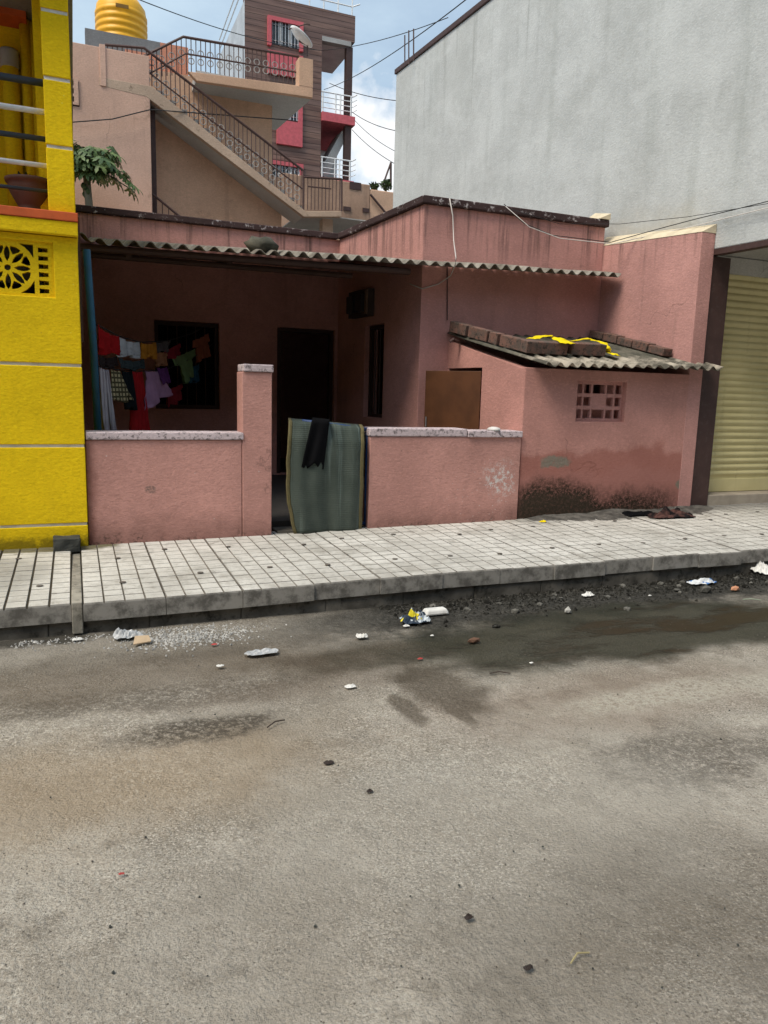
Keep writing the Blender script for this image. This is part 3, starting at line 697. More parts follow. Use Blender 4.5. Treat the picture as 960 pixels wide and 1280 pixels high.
# corrugated porch roof
def corr(x0, x1, per, amp, front, back, zf, slope, thick=.008, ny=8, seed=1, raise_l=0):
    mb = MB(); n = int((x1-x0)/per*10); top = []; rr = random.Random(seed)
    vs = []; W = n+1
    jag = [noise.noise(Vector((i*.13, seed, 0)))*.03 for i in range(W)]
    for s_ in (0, 1):
        for j in range(ny+1):
            for i in range(W):
                x = lerp(x0, x1, i/n); fy = front(x)+jag[i]*.6; y = lerp(fy, back(x), j/ny)
                z = zf(x)+slope*(y-front(x))+amp*math.sin(6.2832*(x-x0)/per)*(1+.12*math.sin(x*3.1))+.006*noise.noise(Vector((x*1.2, y, seed)))
                if raise_l and x < x0+.2: z += raise_l*(1-(x-x0)/.2)
                vs.append((x, y, z-(thick if s_ else 0)))
    B = (ny+1)*W; fs = []
    for j in range(ny):
        for i in range(n):
            a = j*W+i; fs.append((a, a+1, a+W+1, a+W)); fs.append((B+a, B+a+W, B+a+W+1, B+a+1))
    for i in range(n): fs.append((i, B+i, B+i+1, i+1)); a = ny*W+i; fs.append((a, a+1, B+a+1, B+a))
    for j in range(ny): a = j*W; fs.append((a, a+W, B+a+W, B+a)); a = j*W+n; fs.append((a, B+a, B+a+W, a+W))
    mb.add(vs, fs); return mb
EF = 7.58
ez = lambda x: lerp(at(117, 300, EF).z, at(773, 342, EF).z, (x-.1)/6.05)-.01
rs = corr(.085, 6.15, .1475, .026, lambda x: EF, lambda x: YM-.01 if x > XA-.0 else YB-.02, ez, .17, raise_l=.05)
rs.build('porch_roof', 'asbestos', ph, smooth=True)
for (xa, ya, xb, yb, Y, r_) in ((100, 309, 512, 340, EF+.12, .035), (108, 318, 440, 345, EF+.5, .03)):
    a, b = at(xa, ya, Y), at(xb, yb, Y); MB().tube([a, lerp(a, b, .5), b], r_, 8).build('roof_pole', 'dark_wood', ph)
for i in range(4):
    x = .5+i*.95; MB().obox((x, EF+.15, ez(x)-.11), (.05, 0, 0), (0, YB-EF-.2, .17*(YB-EF-.2)), (0, 0, .06)).build('rafter', 'dark_wood', ph)
# electric meter box by the side window
p1 = (XA, YM, 0); nn_ = Vector((math.cos(math.atan(SK)), math.sin(math.atan(SK)), 0))
mbx = thing('meter_box', 'dark electric meter board fixed high on the shaded porch wall', 'meter box', (3.56, 9.55, 2.45))
o_ = Vector((XA, YM, 0))+U*((9.22-YM)*k)-T*.02
MB().obox(o_+Vector((0, 0, 2.50)), U*.62, -T*.45, (0, 0, .34)).build('board', plain('dark wooden board', (.06, .045, .038)), mbx, bevel=.004)
for i in range(2):
    MB().obox(o_+U*(.07+.27*i)-T*.46+Vector((0, 0, 2.55)), U*.2, -T*.35, (0, 0, .22)).build('meter', plain('black meter case', (.02, .02, .022), .4), mbx, bevel=.01)
MB().obox(o_+U*.01-T*.46+Vector((0, 0, 2.52)), U*.05, -T*.1, (0, 0, .3)).build('side_plate', plain('brown plate', (.2, .13, .09)), mbx)

# porch walls on the street
PY = 6.48
lw = thing('porch_wall', 'low pink porch wall ending in a tall square pillar beside the yellow house', 'wall', (.8, PY+.1, .2))
MB().box(.07, PY, .18, 1.332, PY+.22, 1.096).build('wall', 'pink_low_l', lw, bevel=.008)
MB().box(1.336, PY-.004, .18, 1.597, PY+.23, 1.68).build('pillar', 'pink_low_l', lw, bevel=.008)
MB().box(.075, PY-.018, 1.098, 1.345, PY+.24, 1.160).build('coping', 'cope', lw, bevel=.008)
MB().box(1.345, PY-.02, 1.682, 1.607, PY+.235, 1.745).build('pillar_cap', 'cope', lw, bevel=.008)
rw = thing('porch_wall', 'low pink porch wall with white splashes between gate and outhouse', 'wall', (3.3, PY+.1, .2))
MB().box(2.525, PY, .18, 4.165, PY+.24, 1.128).build('wall', 'pink_low_r', rw, bevel=.008)
a = at(584, 545, PY).x
MB().box(2.515, PY-.012, 1.13, a-.004, PY+.26, 1.205).build('coping', 'cope', rw, bevel=.01)
MB().box(a, PY-.026, 1.125, 4.162, PY+.26, 1.188).build('coping', 'cope', rw, bevel=.008)
cr_ = MB().lathe((at(620, 540, PY).x, PY+.04, 1.186), [(.03, 0), (.075, .006), (.06, .03), (.02, .04)], 10)
for v in cr_.v: v += Vector((noise.noise(v*20), noise.noise(v*23+Vector((5, 0, 0))), 0))*.02
tag(cr_.build('plaster_lump', plain('white plaster lump', (.62, .6, .58)), smooth=True), 'small white lump stuck on the coping of the splashed porch wall', 'lump')

# ------------------------------------------------------------------ outhouse block with lean-to roof
BX0, BX1, BY = 4.18, 6.455, 6.5
ob = thing('outhouse', 'small damp stained pink outhouse with a lattice vent and a lean-to roof', 'outhouse', (5.3, 7.2, .25))
wa, wb, wc, wd = at(723, 478, BY).x, at(784, 478, BY).x, at(723, 527, BY).z, at(784, 478, BY).z
MB().holes((BX0, BY, 0), (1, 0, 0), (0, .16, 0), [0, wa-BX0, wb-BX0, BX1-BX0], [.18, wc, wd, 1.82], lambda i, j: not (i == 1 and j == 1)).build('front_wall', 'pink_block', ob, bevel=.007)
# five by three pierced vent
hl = []; W_, Hh = wb-wa, wd-wc
cw = [.09, .10, .17, .10, .09]; gx = (W_-.03-sum(c*W_/.62 for c in cw))/4
x = .015
for i, c in enumerate(cw):
    c *= W_/.62
    for j in range(3):
        z = .022+j*(Hh-.03)/3
        if i == 2 and j == 1: continue
        hl.append([(x+.006, z+.012), (x+c-.006, z+.012), (x+c-.006, z+(Hh-.03)/3-.026), (x+.006, z+(Hh-.03)/3-.026)])
    x += c+gx
lattice(hl, [(0, 0), (W_, 0), (W_, Hh), (0, Hh)], .035, lambda c: (wa+c.x, BY+.075+c.z, wc+c.y), 'vent_lattice', 'pink_house', ob)
MB().box(wa-.02, BY+.162, wc-.02, wb+.02, BY+.18, wc+Hh*.68).build('vent_backing', 'pink_house', ob)
for u0, u1 in ((-.02, .36), (.66, 1.03)): MB().box(wa+W_*u0, BY+.162, wc+Hh*.68+.001, wa+W_*u1, BY+.18, wd+.02).build('vent_backing', 'pink_house', ob)
# left side wall with its doorway: sloping top under the sheet
pz_ = lambda y: 1.795+(y-BY)*.235
Xs = lambda y: sk(BX0, BY, y)
dy0, dy1, dz = 7.27, 7.97, 1.83
sdw = MB(); tv = (.14, .01, 0)
sdw.prism([(Xs(BY), BY+.001, .18), (Xs(dy0), dy0, .18), (Xs(dy0), dy0, pz_(dy0)), (Xs(BY), BY+.001, pz_(BY))], tv)
sdw.prism([(Xs(dy0), dy0+.0005, dz), (Xs(YM), YM-.002, dz), (Xs(YM), YM-.002, pz_(YM)), (Xs(dy0), dy0+.0005, pz_(dy0))], tv)
sdw.prism([(Xs(dy1), dy1, .18), (Xs(YM), YM-.002, .18), (Xs(YM), YM-.002, dz-.001), (Xs(dy1), dy1, dz-.001)], tv)
sdw.build('side_wall', 'pink_block', ob)
hx, hy = Xs(dy0)-.012, dy0+.0; ex = at(531, 500, 7.86)
dv = Vector((ex.x-hx, 7.86-hy, 0)); th = Vector((dv.y, -dv.x, 0)).normalized()*.03
dl = MB().obox((hx, hy, .36), dv, th, (0, 0, 1.43)).build('door', 'door_brown', ob, bevel=.004)
e0 = Vector((hx, hy, 0))+dv*.955-th.normalized()*.012
MB().tube([e0+Vector((0, 0, 1.16)), e0+Vector((0, 0, 1.27))], .009, 8).build('handle', 'steel', dl)
LZ = lambda x: lerp(at(680, 452, 6.3).z, at(893, 458, 6.3).z, (x-4.24)/2.25)-.02
rs = corr(4.155, 6.56, .1475, .020, lambda x: 6.28, lambda x: YM-.012, LZ, .225, seed=5)
# shear the sheet with the skewed side wall
for v in rs.v: v.x -= SK*(v.y-6.5) if v.x < 5.2 else SK*(v.y-6.5)*max(0, (6.6-v.x)/1.4)
for v in rs.v: v.x += .16*max(0, 1-(v.x-4.0)/1.2)*max(0, (7.2-v.y))*.8
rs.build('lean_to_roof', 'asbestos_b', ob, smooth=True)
hk = MB(); p = at(574, 427, 7.75); hk.tube([p, p+Vector((-.05, -.04, .0)), p+Vector((-.10, -.05, .02)), p+Vector((-.14, -.04, -.01))], .018, 8); hk.build('hook', 'iron', ob)
# bricks weighing the sheet down
def rz(x, y): return LZ(x)+.225*(y-6.28)+.03
def brick(cx, cy, ang, l, w_, h, label, tilt=.222):
    b = MB(); c, s_ = math.cos(ang), math.sin(ang); a = Vector((c, s_, s_*tilt))*l; d = Vector((-s_, c, c*tilt))*w_; u = Vector((0, -tilt, 1)).normalized()*h
    o = Vector((cx, cy, rz(cx, cy)))-a/2-d/2; b.obox(o, a, d, u)
    bm_ = b.build('brick', 'brick', bevel=.008)
    return tag(bm_, label, 'brick', 'bricks holding down the lean-to roof')
names = ['topmost brick of the sloping row along the roof edge, touching the house wall', 'second brick down the sloping row along the lean-to roof edge', 'short half brick in the sloping row along the roof edge', 'lowest brick of the sloping row at the lean-to corner']
for (xa, ya, xb, yb, Ya, Yb), nm_ in zip(((562, 409, 582, 414, 7.9, 7.6), (585, 415, 608, 422, 7.56, 7.26), (611, 421, 621, 425, 7.22, 7.08), (624, 426, 654, 434, 7.04, 6.72)), names):
    a, b = at(xa, ya, Ya), at(xb, yb, Yb); d = b-a
    brick((a.x+b.x)/2+.04, (Ya+Yb)/2, math.atan2(Yb-Ya, d.x), math.hypot(d.x, Yb-Ya), .11, .12, nm_)
for (xa, xb, nm_) in ((657, 709, 'dark wide brick under the crumpled yellow cloth on the roof'), (714, 757, 'dark brick with the yellow strip trailing over its right end')):
    a, b = at(xa, 440, 6.62), at(xb, 440, 6.62); brick((a.x+b.x)/2, 6.68, .02, b.x-a.x, .12, .12, nm_)
rn = ['first brick from the house wall in the black mortared row', 'second brick from the house wall in the black mortared row', 'middle brick of the black row against the party wall', 'fourth brick from the house wall in the black mortared row', 'brick at the street end of the black mortared row']
for i in range(5):
    y = 7.86-i*.25; brick(sk(6.22, 6.5, y)-.02, y, 1.5708+.07, .235, .14, .085+.01*(i % 2), rn[i])
# yellow cloth
ycl = fabric('yellow plastic cloth', (.78, .60, .01))
def strip(pts, wid, name, label, mat, seed=0):
    mb = MB(); vs = []; n = len(pts); rr = random.Random(seed)
    sub = 6; P = []
    for i in range(n-1):
        for j in range(sub): P.append(lerp(Vector(pts[i]), Vector(pts[i+1]), j/sub))
    P.append(Vector(pts[-1]))
    for i, p in enumerate(P):
        d = (P[min(i+1, len(P)-1)]-P[max(0, i-1)]).normalized(); sdv = d.cross(Vector((0, 0, 1))).normalized()
        for q in range(7):
            f_ = (q/6-.5); h = .016*noise.noise(Vector((i*.45, q*.8, seed)))
            vs.append(p+sdv*f_*wid*(1+.6*noise.noise(Vector((i*.3, 3, seed))))+Vector((0, 0, .014+h)))
    mb.add(vs, [(i*7+q, i*7+q+1, (i+1)*7+q+1, (i+1)*7+q) for i in range(len(P)-1) for q in range(6)])
    return tag(mb.build(name, mat, solid=.004, smooth=True), label, 'cloth')
def onroof(x, y, h=.12):
    # on the lean-to surface lifted by h
    n_ = Vector((0, -.225, 1)); p0 = Vector((5, 6.28, LZ(5)+.03+h)); return onpl(x, y, p0, n_)
def onr(x, y, h): 
    p = onroof(x, y, h); return p
strip([onr(666, 425, .11), onr(682, 421, .125), onr(695, 424, .12), onr(710, 431, .11)], .15, 'yellow_cloth', 'crumpled yellow cloth lying over the wide front brick of the roof', ycl, 3)
strip([onr(714, 428, .11), onr(735, 425, .115), onr(754, 430, .11), onr(758, 437, .07), onr(760, 442, .025), onr(772, 446, .02)], .085, 'yellow_cloth', 'narrow yellow cloth strip trailing from the brick onto the sheet', ycl, 8)

# ------------------------------------------------------------------ party wall and grey building
pw = thing('party_wall', 'tall narrow pink party wall against the grey building', 'wall', (6.39, 7, .25))
X0 = lambda y: sk(6.295, BY, y); X1 = lambda y: sk(6.486, BY, y)
yb = 8.18
MB().add([], []) if False else None
w_ = MB(); w_.v = []; 
A = [(X0(BY), BY-.003, .18), (X1(BY), BY-.003, .18), (X1(yb), yb, .18), (X0(yb), yb, .18)]
tp = [(X0(BY), BY-.003, 3.325), (X1(BY), BY-.003, 3.325), (X1(yb), yb, 3.42), (X0(yb), yb, 3.42)]
w_.add(A+tp, [(0, 3, 2, 1), (4, 5, 6, 7), (0, 1, 5, 4), (1, 2, 6, 5), (2, 3, 7, 6), (3, 0, 4, 7)])
w_.build('wall', 'pink_party', pw, bevel=.006)
fl = MB(); fl.add([(X0(BY)-.004, BY-.006, 3.326), (X1(BY), BY-.006, 3.326), (X1(BY), BY-.006, 3.425), (X0(yb)-.004, yb, 3.421), (X1(yb), yb, 3.421), (X1(yb), yb, 3.56)], [(0, 1, 2), (3, 5, 4), (0, 3, 4, 1), (1, 4, 5, 2), (0, 2, 5, 3)])
fl.build('mortar_fillet', 'cream_fillet', pw)
fl = MB(); fl.add([(6.05, YM-.06, PT+.087), (6.21, YM-.06, PT+.087), (6.21, YM-.06, PT+.16), (6.0, YM+.24, PT+.087), (6.2, YM+.24, PT+.087), (6.2, YM+.24, PT+.22)], [(0, 1, 2), (3, 5, 4), (0, 3, 4, 1), (1, 4, 5, 2), (0, 2, 5, 3)])
fl.build('mortar_fillet', 'cream_fillet', ph)

gb = thing('grey_building', 'tall windowless grey washed building overhanging a shuttered shop', 'building', (9, 9, .25))
gx = lambda y: sk(6.492, 6.5, y)
ye, yf, gz = 14.28, 4.75, 7.53
gm = MB()
gm.prism([(gx(yf), yf, 3.165), (gx(6.87), 6.87, 3.165), (gx(6.87), 6.87, .1), (gx(ye), ye, .1), (gx(ye), ye, gz), (gx(yf), yf, gz)], (.25, 0, 0))
gm.build('side_wall', 'grey_wall', gb, bevel=.01)
bk = MB(); bk.box(gx(ye)+.26, ye-.25, .1, 13, ye-.003, gz-.002); bk.build('rear_wall', 'grey_wall', gb)
bk = MB(); bk.box(gx(yf)+.255, yf+.002, 3.16, 13, yf+.25, gz-.002); bk.build('front_wall', 'grey_wall', gb)
MB().box(12.75, yf+.26, .1, 13, ye-.26, gz-.004).build('side_wall', 'grey_wall', gb)
MB().box(gx(6.5)+.26, yf+.255, 3.17, 12.74, ye-.26, 3.32).build('soffit', plaster('pale soffit', (.46, .45, .42), streak=0), gb)
MB().box(gx(ye)+.8, yf+.26, gz-.4, 12.74, ye-.26, gz-.2).build('roof', 'cement', gb)
cpg = MB().prism([(gx(yf)-.03, yf-.02, gz), (gx(ye)-.03, ye+.03, gz), (gx(ye)+.3, ye+.03, gz), (gx(yf)+.3, yf-.02, gz)], (0, 0, .09)); cpg.build('coping', 'brown_paint', gb, bevel=.01)
MB().prism([(gx(yf)-.006, yf, 3.105), (gx(6.5)-.006, 6.5, 3.105), (gx(6.5)+.10, 6.5, 3.105), (gx(yf)+.10, yf, 3.105)], (0, 0, .058)).build('edge_trim', 'brown_paint', gb)
MB().box(6.49, 6.53, .15, 6.775, 6.86, 3.10).build('door_post', 'brown_paint', gb, bevel=.006)
MB().box(6.78, 6.73, 2.98, 12.7, 6.9, 3.16).build('lintel', plaster('pale lintel', (.50, .49, .46)), gb)
sh = MB(); Ys = 6.78; xs_ = (6.77, 12.7); z = .64; prof = [(Ys, .46), (Ys, .62)]
while z < 2.97:
    for (dy_, dz_) in ((0, 0), (-.004, .006), (-.016, .022), (-.020, .036), (-.015, .052), (-.003, .066), (.004, .070)): prof.append((Ys+dy_, z+dz_))
    z += .0765
nP = len(prof)
sh.add([(xs_[0], y, z) for y, z in prof]+[(xs_[1], y, z) for y, z in prof], [(i, nP+i, nP+i+1, i+1) for i in range(nP-1)])
sh.build('roller_shutter', 'shutter', gb, smooth=True)
MB().box(6.775, Ys-.02, .455, 12.7, Ys+.02, .61).build('shutter_bottom_rail', 'shutter', gb, bevel=.004)
MB().box(6.78, 6.55, .1, 12.7, 7.0, .45).build('threshold', plain('beige threshold', (.36, .31, .25), .9), gb, bevel=.01)
for (x, y0, y1_) in ((506, 70, 44), (511, 66, 38), (517, 62, 36)):
    a, b = at(x, y0+14, 14.1-(x-506)*.12), at(x, y1_, 14.1-(x-506)*.12); MB().tube([a, b], .012, 6).build('rebar', 'iron', gb)

# ------------------------------------------------------------------ tan house with outside stair
th_ = thing('tan_house', 'two storey tan house with an outside stair and cantilevered balcony', 'house', (2, 15, .2))
YT, YW = 14.0, 14.72
MB().box(-3, YT, .2, 1.355, YT+.5, 6.93).build('wall', 'tan', th_, bevel=.01)
q0, q1 = at(88, 103, YT), at(97, 131, YT)
vh = []
for i in range(3):
    for j in range(2): vh.append([(.03+j*.12, .03+i*.125), (.09+j*.12, .06+i*.125), (.13+j*.12, .03+i*.125), (.13+j*.12, .12+i*.125), (.03+j*.12, .12+i*.125)])
MB().box(-.12, YT-.004, q1.z-.03, q1.x+.03, YT+.01, q0.z+.03).build('vent_recess', 'brown_paint', th_)
lattice(vh, [(0, 0), (.32, 0), (.32, .40), (0, .40)], .02, lambda c: (q1.x-.30+c.x, YT-.02+c.z, q1.z-.01+c.y), 'vent_lattice', 'tan', th_)
MB().box(1.36, YT+.25, .2, 1.46, YT+.5, 6.2).build('drain_pipe', 'brown_paint', th_)
MB().box(1.2, YW, .2, at(352, 280, YW).x, YW+.25, 5.5).build('wall', 'tan_orange', th_)
MB().box(1.2, YW-.004, 5.5, at(340, 160, YW).x, YW+.25, 7.0).build('wall', 'tan_orange', th_)
# landing, flight, lower landing as one slab outline seen from the side
def P(x, y): return at(x, y, YT)
pl_ = [P(124, 96), P(190, 108), P(382, 264), P(427, 264), P(427, 271), P(380, 271), P(183, 121), P(124, 107)]
st = MB().prism([p+Vector((0, -.004, 0)) for p in pl_], (0, .12, 0)); st.build('stair_stringer', 'stair_edge', th_, bevel=.008)
pl2 = [P(190, 112), P(382, 268), P(380, 271), P(184, 120)]
MB().prism([p+Vector((0, .12, 0)) for p in pl2], (0, YW-YT-.125, 0)).build('stair_flight', 'soffit', th_)
MB().prism([p+Vector((0, .12, 0)) for p in (P(124, 97), P(190, 109), P(184, 120), P(124, 106))], (0, YW-YT-.125, 0)).build('landing', 'soffit', th_)
a = P(379, 264); b = P(427, 271)
MB().box(a.x, YT+.121, b.z, P(465, 270).x, 20, a.z).build('terrace', 'soffit', th_)
for i in range(14):
    t_ = (i+.5)/14; p = lerp(P(190, 108), P(382, 264), t_); MB().box(p.x-.09, YT+.13, p.z-.03, p.x+.11, YW-.01, p.z+.06).build('step', 'soffit', th_)
c_ = P(416, 280); MB().box(c_.x-.1, YT+.3, .2, c_.x+.1, YT+.52, b.z-.001).build('column', 'stair_edge', th_)
MB().box(3.9, 18.6, .2, 7.5, 18.8, b.z-.002).build('rear_wall', 'soffit', th_)
p0_, p1_ = P(124, 55), P(133, 107)
MB().box(p0_.x, YT-.02, p1_.z-.02, p1_.x, YT+.16, p0_.z).build('landing_pier', 'tan', th_, bevel=.006)
# balcony
q = [P(235, 89), P(374, 107), P(391, 109), P(391, 122), P(246, 101)]
MB().prism(q, (0, .1, 0)).build('balcony_fascia', 'tan_orange', th_, bevel=.008)
zt = P(391, 122).z; xr = P(391, 122).x; xl = P(246, 101).x
MB().prism([(xl+.02, YT+.101, zt+.0), (xr-.005, YT+.101, zt), (sk(xr, YT, 16.0)-.03, 16.0, zt), (xl+.02, 16.0, zt)], (0, 0, .14)).build('balcony_slab', 'soffit', th_)
a, b = P(374, 71), P(391, 110)
MB().box(a.x, YT-.004, b.z, xr, YT+.25, a.z).build('balcony_pier', 'tan_orange', th_, bevel=.008)
# parapet behind the landing
YP = 15.0
a, b, c_ = at(106, 33, YP), at(200, 48, YP), at(235, 54, YP)
MB().box(a.x, YP, 6.0, b.x, YP+.2, a.z-.02).build('parapet', 'cement', th_)
MB().box(b.x+.001, YP, 6.0, c_.x, YP+.2, a.z-.02).build('parapet', 'salmon', th_)
MB().box(b.x-.6, YP-.012, 6.0, b.x+.3, YP-.002, at(180, 66, YP).z).build('parapet', 'salmon', th_)
MB().box(a.x, YP+.201, 6.9, c_.x, YP+2, 7.3).build('roof', 'cement', th_)
# railings: rails are one mesh each, every baluster its own
ring_m = plain('grey iron ring', (.36, .33, .31), .7)
def railing(tops, mids, foots, nb, parent=th_, Y=YT+.05, rings=False):
    tp = [at(x, y, Y) for x, y in tops]; fp = [at(x, y, Y) for x, y in foots]
    m_ = MB(); m_.tube(tp, .022, 6)
    if mids: m_.tube([at(x, y, Y) for x, y in mids], .014, 6)
    r_ = m_.build('railing', 'iron', parent)
    def along(pts, x):
        for i in range(len(pts)-1):
            if pts[i].x <= x <= pts[i+1].x+1e-6: return lerp(pts[i], pts[i+1], (x-pts[i].x)/(pts[i+1].x-pts[i].x))
        return pts[0] if x < pts[0].x else pts[-1]
    for i in range(nb):
        x = lerp(tp[0].x, tp[-1].x, (i+.5)/nb); a = along(tp, x); b = along(fp, x)
        MB().tube([a, (a.x, a.y, b.z)], .0085, 5).build('baluster', 'iron', r_)
        if rings and i % 2 == 0:
          for t_ in (rings, rings-.24):
            c = lerp(Vector((a.x, a.y, b.z)), a, t_)
            MB().tube([c+Vector((.05*math.cos(k_*.5236), 0, .05*math.sin(k_*.5236))) for k_ in range(13)], .009, 5).build('ornament_ring', ring_m, r_)
railing([(131, 56), (180, 60), (379, 213)], [(131, 79), (175, 82), (250, 140), (378, 236)], [(131, 97), (190, 108), (380, 262)], 44, rings=.42)
railing([(174, 73), (229, 46), (374, 71)], [(176, 98), (232, 67), (374, 91)], [(176, 98), (236, 92), (374, 107)], 34, Y=YT+.2, rings=.6)
railing([(378, 221), (427, 224)], [(385, 233), (414, 236)], [(378, 262), (427, 263)], 11)
railing([(191, 243), (230, 275)], None, [(191, 266), (230, 286)], 5, Y=YT+.1)
for (x, y0, y1_) in ((379, 213, 264), (174, 73, 97), (427, 224, 264)):
    MB().tube([at(x, y0, YT+.05), at(x, y1_, YT+.05)], .02, 6).build('railing_post', 'iron', th_)
# water tank
tkc = at(152, 40, 15.9); tk = thing('water_tank', 'ribbed yellow plastic water tank on the tan house roof', 'water tank', (tkc.x, 15.9, 7.3))
rad = abs(at(186, 40, 15.9).x-at(118, 40, 15.9).x)/2*.96
pr = [(rad*.98, 0)]
z = .05
while z < .95:
    pr += [(rad*.965, z), (rad*.965, z+.02), (rad, z+.035), (rad, z+.085), (rad*.965, z+.10)]; z += .115
pr += [(rad*.96, z), (rad*.93, z+.1), (rad*.7, z+.24), (rad*.35, z+.30), (rad*.34, z+.36), (.01, z+.37)]
tb = MB().lathe(wloc(tk)+Vector((0, 0, 0)), pr, 40).build('body', 'tank', tk, smooth=True)
lz = at(152, 6, 15.4).z
MB().obox(wloc(tk)+Vector((-.12, -rad-.006, lz-7.3-.03)), (.22, 0, 0), (0, .01, 0), (0, 0, .06)).build('badge', plain('dark worn badge', (.20, .11, .02)), tk)
# satellite dish
dk = at(374, 50, YT+.1); dt = thing('satellite_dish', 'white satellite dish on the balcony pier of the tan house', 'satellite dish', (at(384, 70, YT+.1).x, YT+.1, at(384, 70, YT+.1).z))
ax = Vector((.55, -.15, .80)).normalized(); s1 = Vector((0, 1, 0)).cross(ax).normalized(); s2 = ax.cross(s1)
dm = MB(); vs = []; nr_ = 6
L_ = (at(360, 37, YT+.1)-at(388, 61, YT+.1)).length/2
for i in range(nr_+1):
    for j in range(24):
        r_ = L_*i/nr_; an = j*math.pi/12
        vs.append(dk+(s1*math.cos(an)+s2*math.sin(an))*r_+ax*(.30*r_*r_/L_))
dm.add(vs, [(i*24+j, i*24+(j+1) % 24, (i+1)*24+(j+1) % 24, (i+1)*24+j) for i in range(nr_) for j in range(24)])
dm.build('dish', 'white_metal', dt, solid=.008, smooth=True)
MB().tube([wloc(dt), wloc(dt)+Vector((0, 0, .18)), dk-ax*.02], .018, 8).build('mount', 'iron', dt)
MB().tube([dk-s1*L_, dk+ax*.3-s1*.05, dk+ax*.33], .01, 6).build('feed_arm', 'iron', dt)

# ------------------------------------------------------------------ brown building
YN = 30.0
bb = thing('brown_building', 'tall brown plank clad apartment building with rose window surrounds', 'building', (8, 32, 0))
def N(x, y): return at(x, y, YN)
xl, xr, xo = N(306, 50).x, N(402, 100).x, N(444, 30).x
zt = 15.9; z1_ = 15.35
MB().box(xl, YN, 0, xr, YN+.3, zt).build('front_wall', 'clad', bb)
MB().box(xr+.001, YN-.003, 14.95, xo, YN+.3, zt-.002).build('overhang_fascia', 'clad', bb)
MB().box(xr+.001, YN-.006, 14.78, xo-.15, YN+.3, 14.949).build('overhang_beam', plaster('grey beam', (.40, .39, .38)), bb)
MB().box(xr+.001, YN+.301, 14.8, xo, YN+2.8, 14.95).build('overhang_slab', plaster('white soffit paint', (.8, .8, .79), streak=0), bb)
sxl = xl-.01; YE = 35.7
MB().prism([(xl-.004, YN+.01, 0), (sxl, YE, 0), (sxl, YE, 15.55), (xl-.004, YN+.01, 15.6)], (.2, 0, 0)).build('side_wall', 'greyblue', bb)
MB().box(xr-.3, YN+.301, 0, xr, YE, 15.5).build('side_wall', 'clad', bb)
MB().box(sxl+.21, YE-.2, 0, xr-.31, YE, 15.55).build('rear_wall', 'greyblue', bb)
MB().box(xl+.21, YN+.31, 15.3, xr-.31, YE-.21, 15.5).build('roof', 'cement', bb)
c = N(436.5, 130); MB().box(c.x-.13, YN+.05, 0, c.x+.13, YN+.3, 14.779).build('column', 'brown_paint', bb)
def bwin(x0, y0, x1, y1, panes=3, rings=False):
    a, b = N(x0, y0), N(x1, y1); f = MB(); t_ = .1
    f.box(a.x, YN-.02, b.z, b.x, YN-.004, a.z); w_ = f.build('window', 'glass', bb)
    for i in range(panes+1):
        x = lerp(a.x, b.x, i/panes); MB().box(x-.03, YN-.05, b.z, x+.03, YN-.021, a.z).build('frame', plain('grey window frame', (.42, .42, .42)), w_)
    g = MB()
    for i in range(panes*3):
        x = lerp(a.x, b.x, (i+.5)/(panes*3)); g.tube([(x, YN-.06, b.z), (x, YN-.06, a.z)], .012, 4)
    for q in (.15, .85): g.tube([(a.x, YN-.06, lerp(b.z, a.z, q)), (b.x, YN-.06, lerp(b.z, a.z, q))], .012, 4)
    g.build('grille', 'steel', w_)
    if rings:
        for (u, v) in ((.25, .75), (.62, .8), (.9, .8), (.62, .25), (.9, .25)):
            cc = Vector((lerp(a.x, b.x, u), YN-.07, lerp(b.z, a.z, v)))
            MB().tube([cc+Vector((.11*math.cos(k_*.5236), 0, .11*math.sin(k_*.5236))) for k_ in range(13)], .012, 4).build('ring', 'steel', w_)
def frame(x0, y0, x1, y1, t_=.14, d=.12):
    a, b = N(x0, y0), N(x1, y1); m_ = MB()
    m_.box(a.x, YN-d, a.z-t_, b.x, YN-.001, a.z); m_.box(a.x, YN-d, b.z, a.x+t_, YN-.001, a.z-t_); m_.box(b.x-t_, YN-d, b.z, b.x, YN-.001, a.z-t_)
    return m_
frame(334, 20, 378, 66).build('window_surround', 'pinkframe', bb)
MB().box(N(334, 66).x, YN-.12, N(334, 92).z, N(378, 66).x, YN-.001, N(334, 63).z).build('window_panel', 'pinkframe', bb)
bwin(338, 26, 374, 62)
a, b = N(352, 141), N(377, 185)
m_ = MB(); m_.box(b.x-.16, YN-.12, b.z, b.x, YN-.001, a.z+.5); m_.box(a.x-.2, YN-.12, b.z, b.x-.16, YN-.001, lerp(b.z, a.z, .75)); m_.build('window_panel', 'pinkframe', bb)
bwin(350, 122, 372, 152, 2)
frame(334, 200, 378, 246).build('window_surround', 'pinkframe', bb)
bwin(338, 205, 374, 243, 3, True)
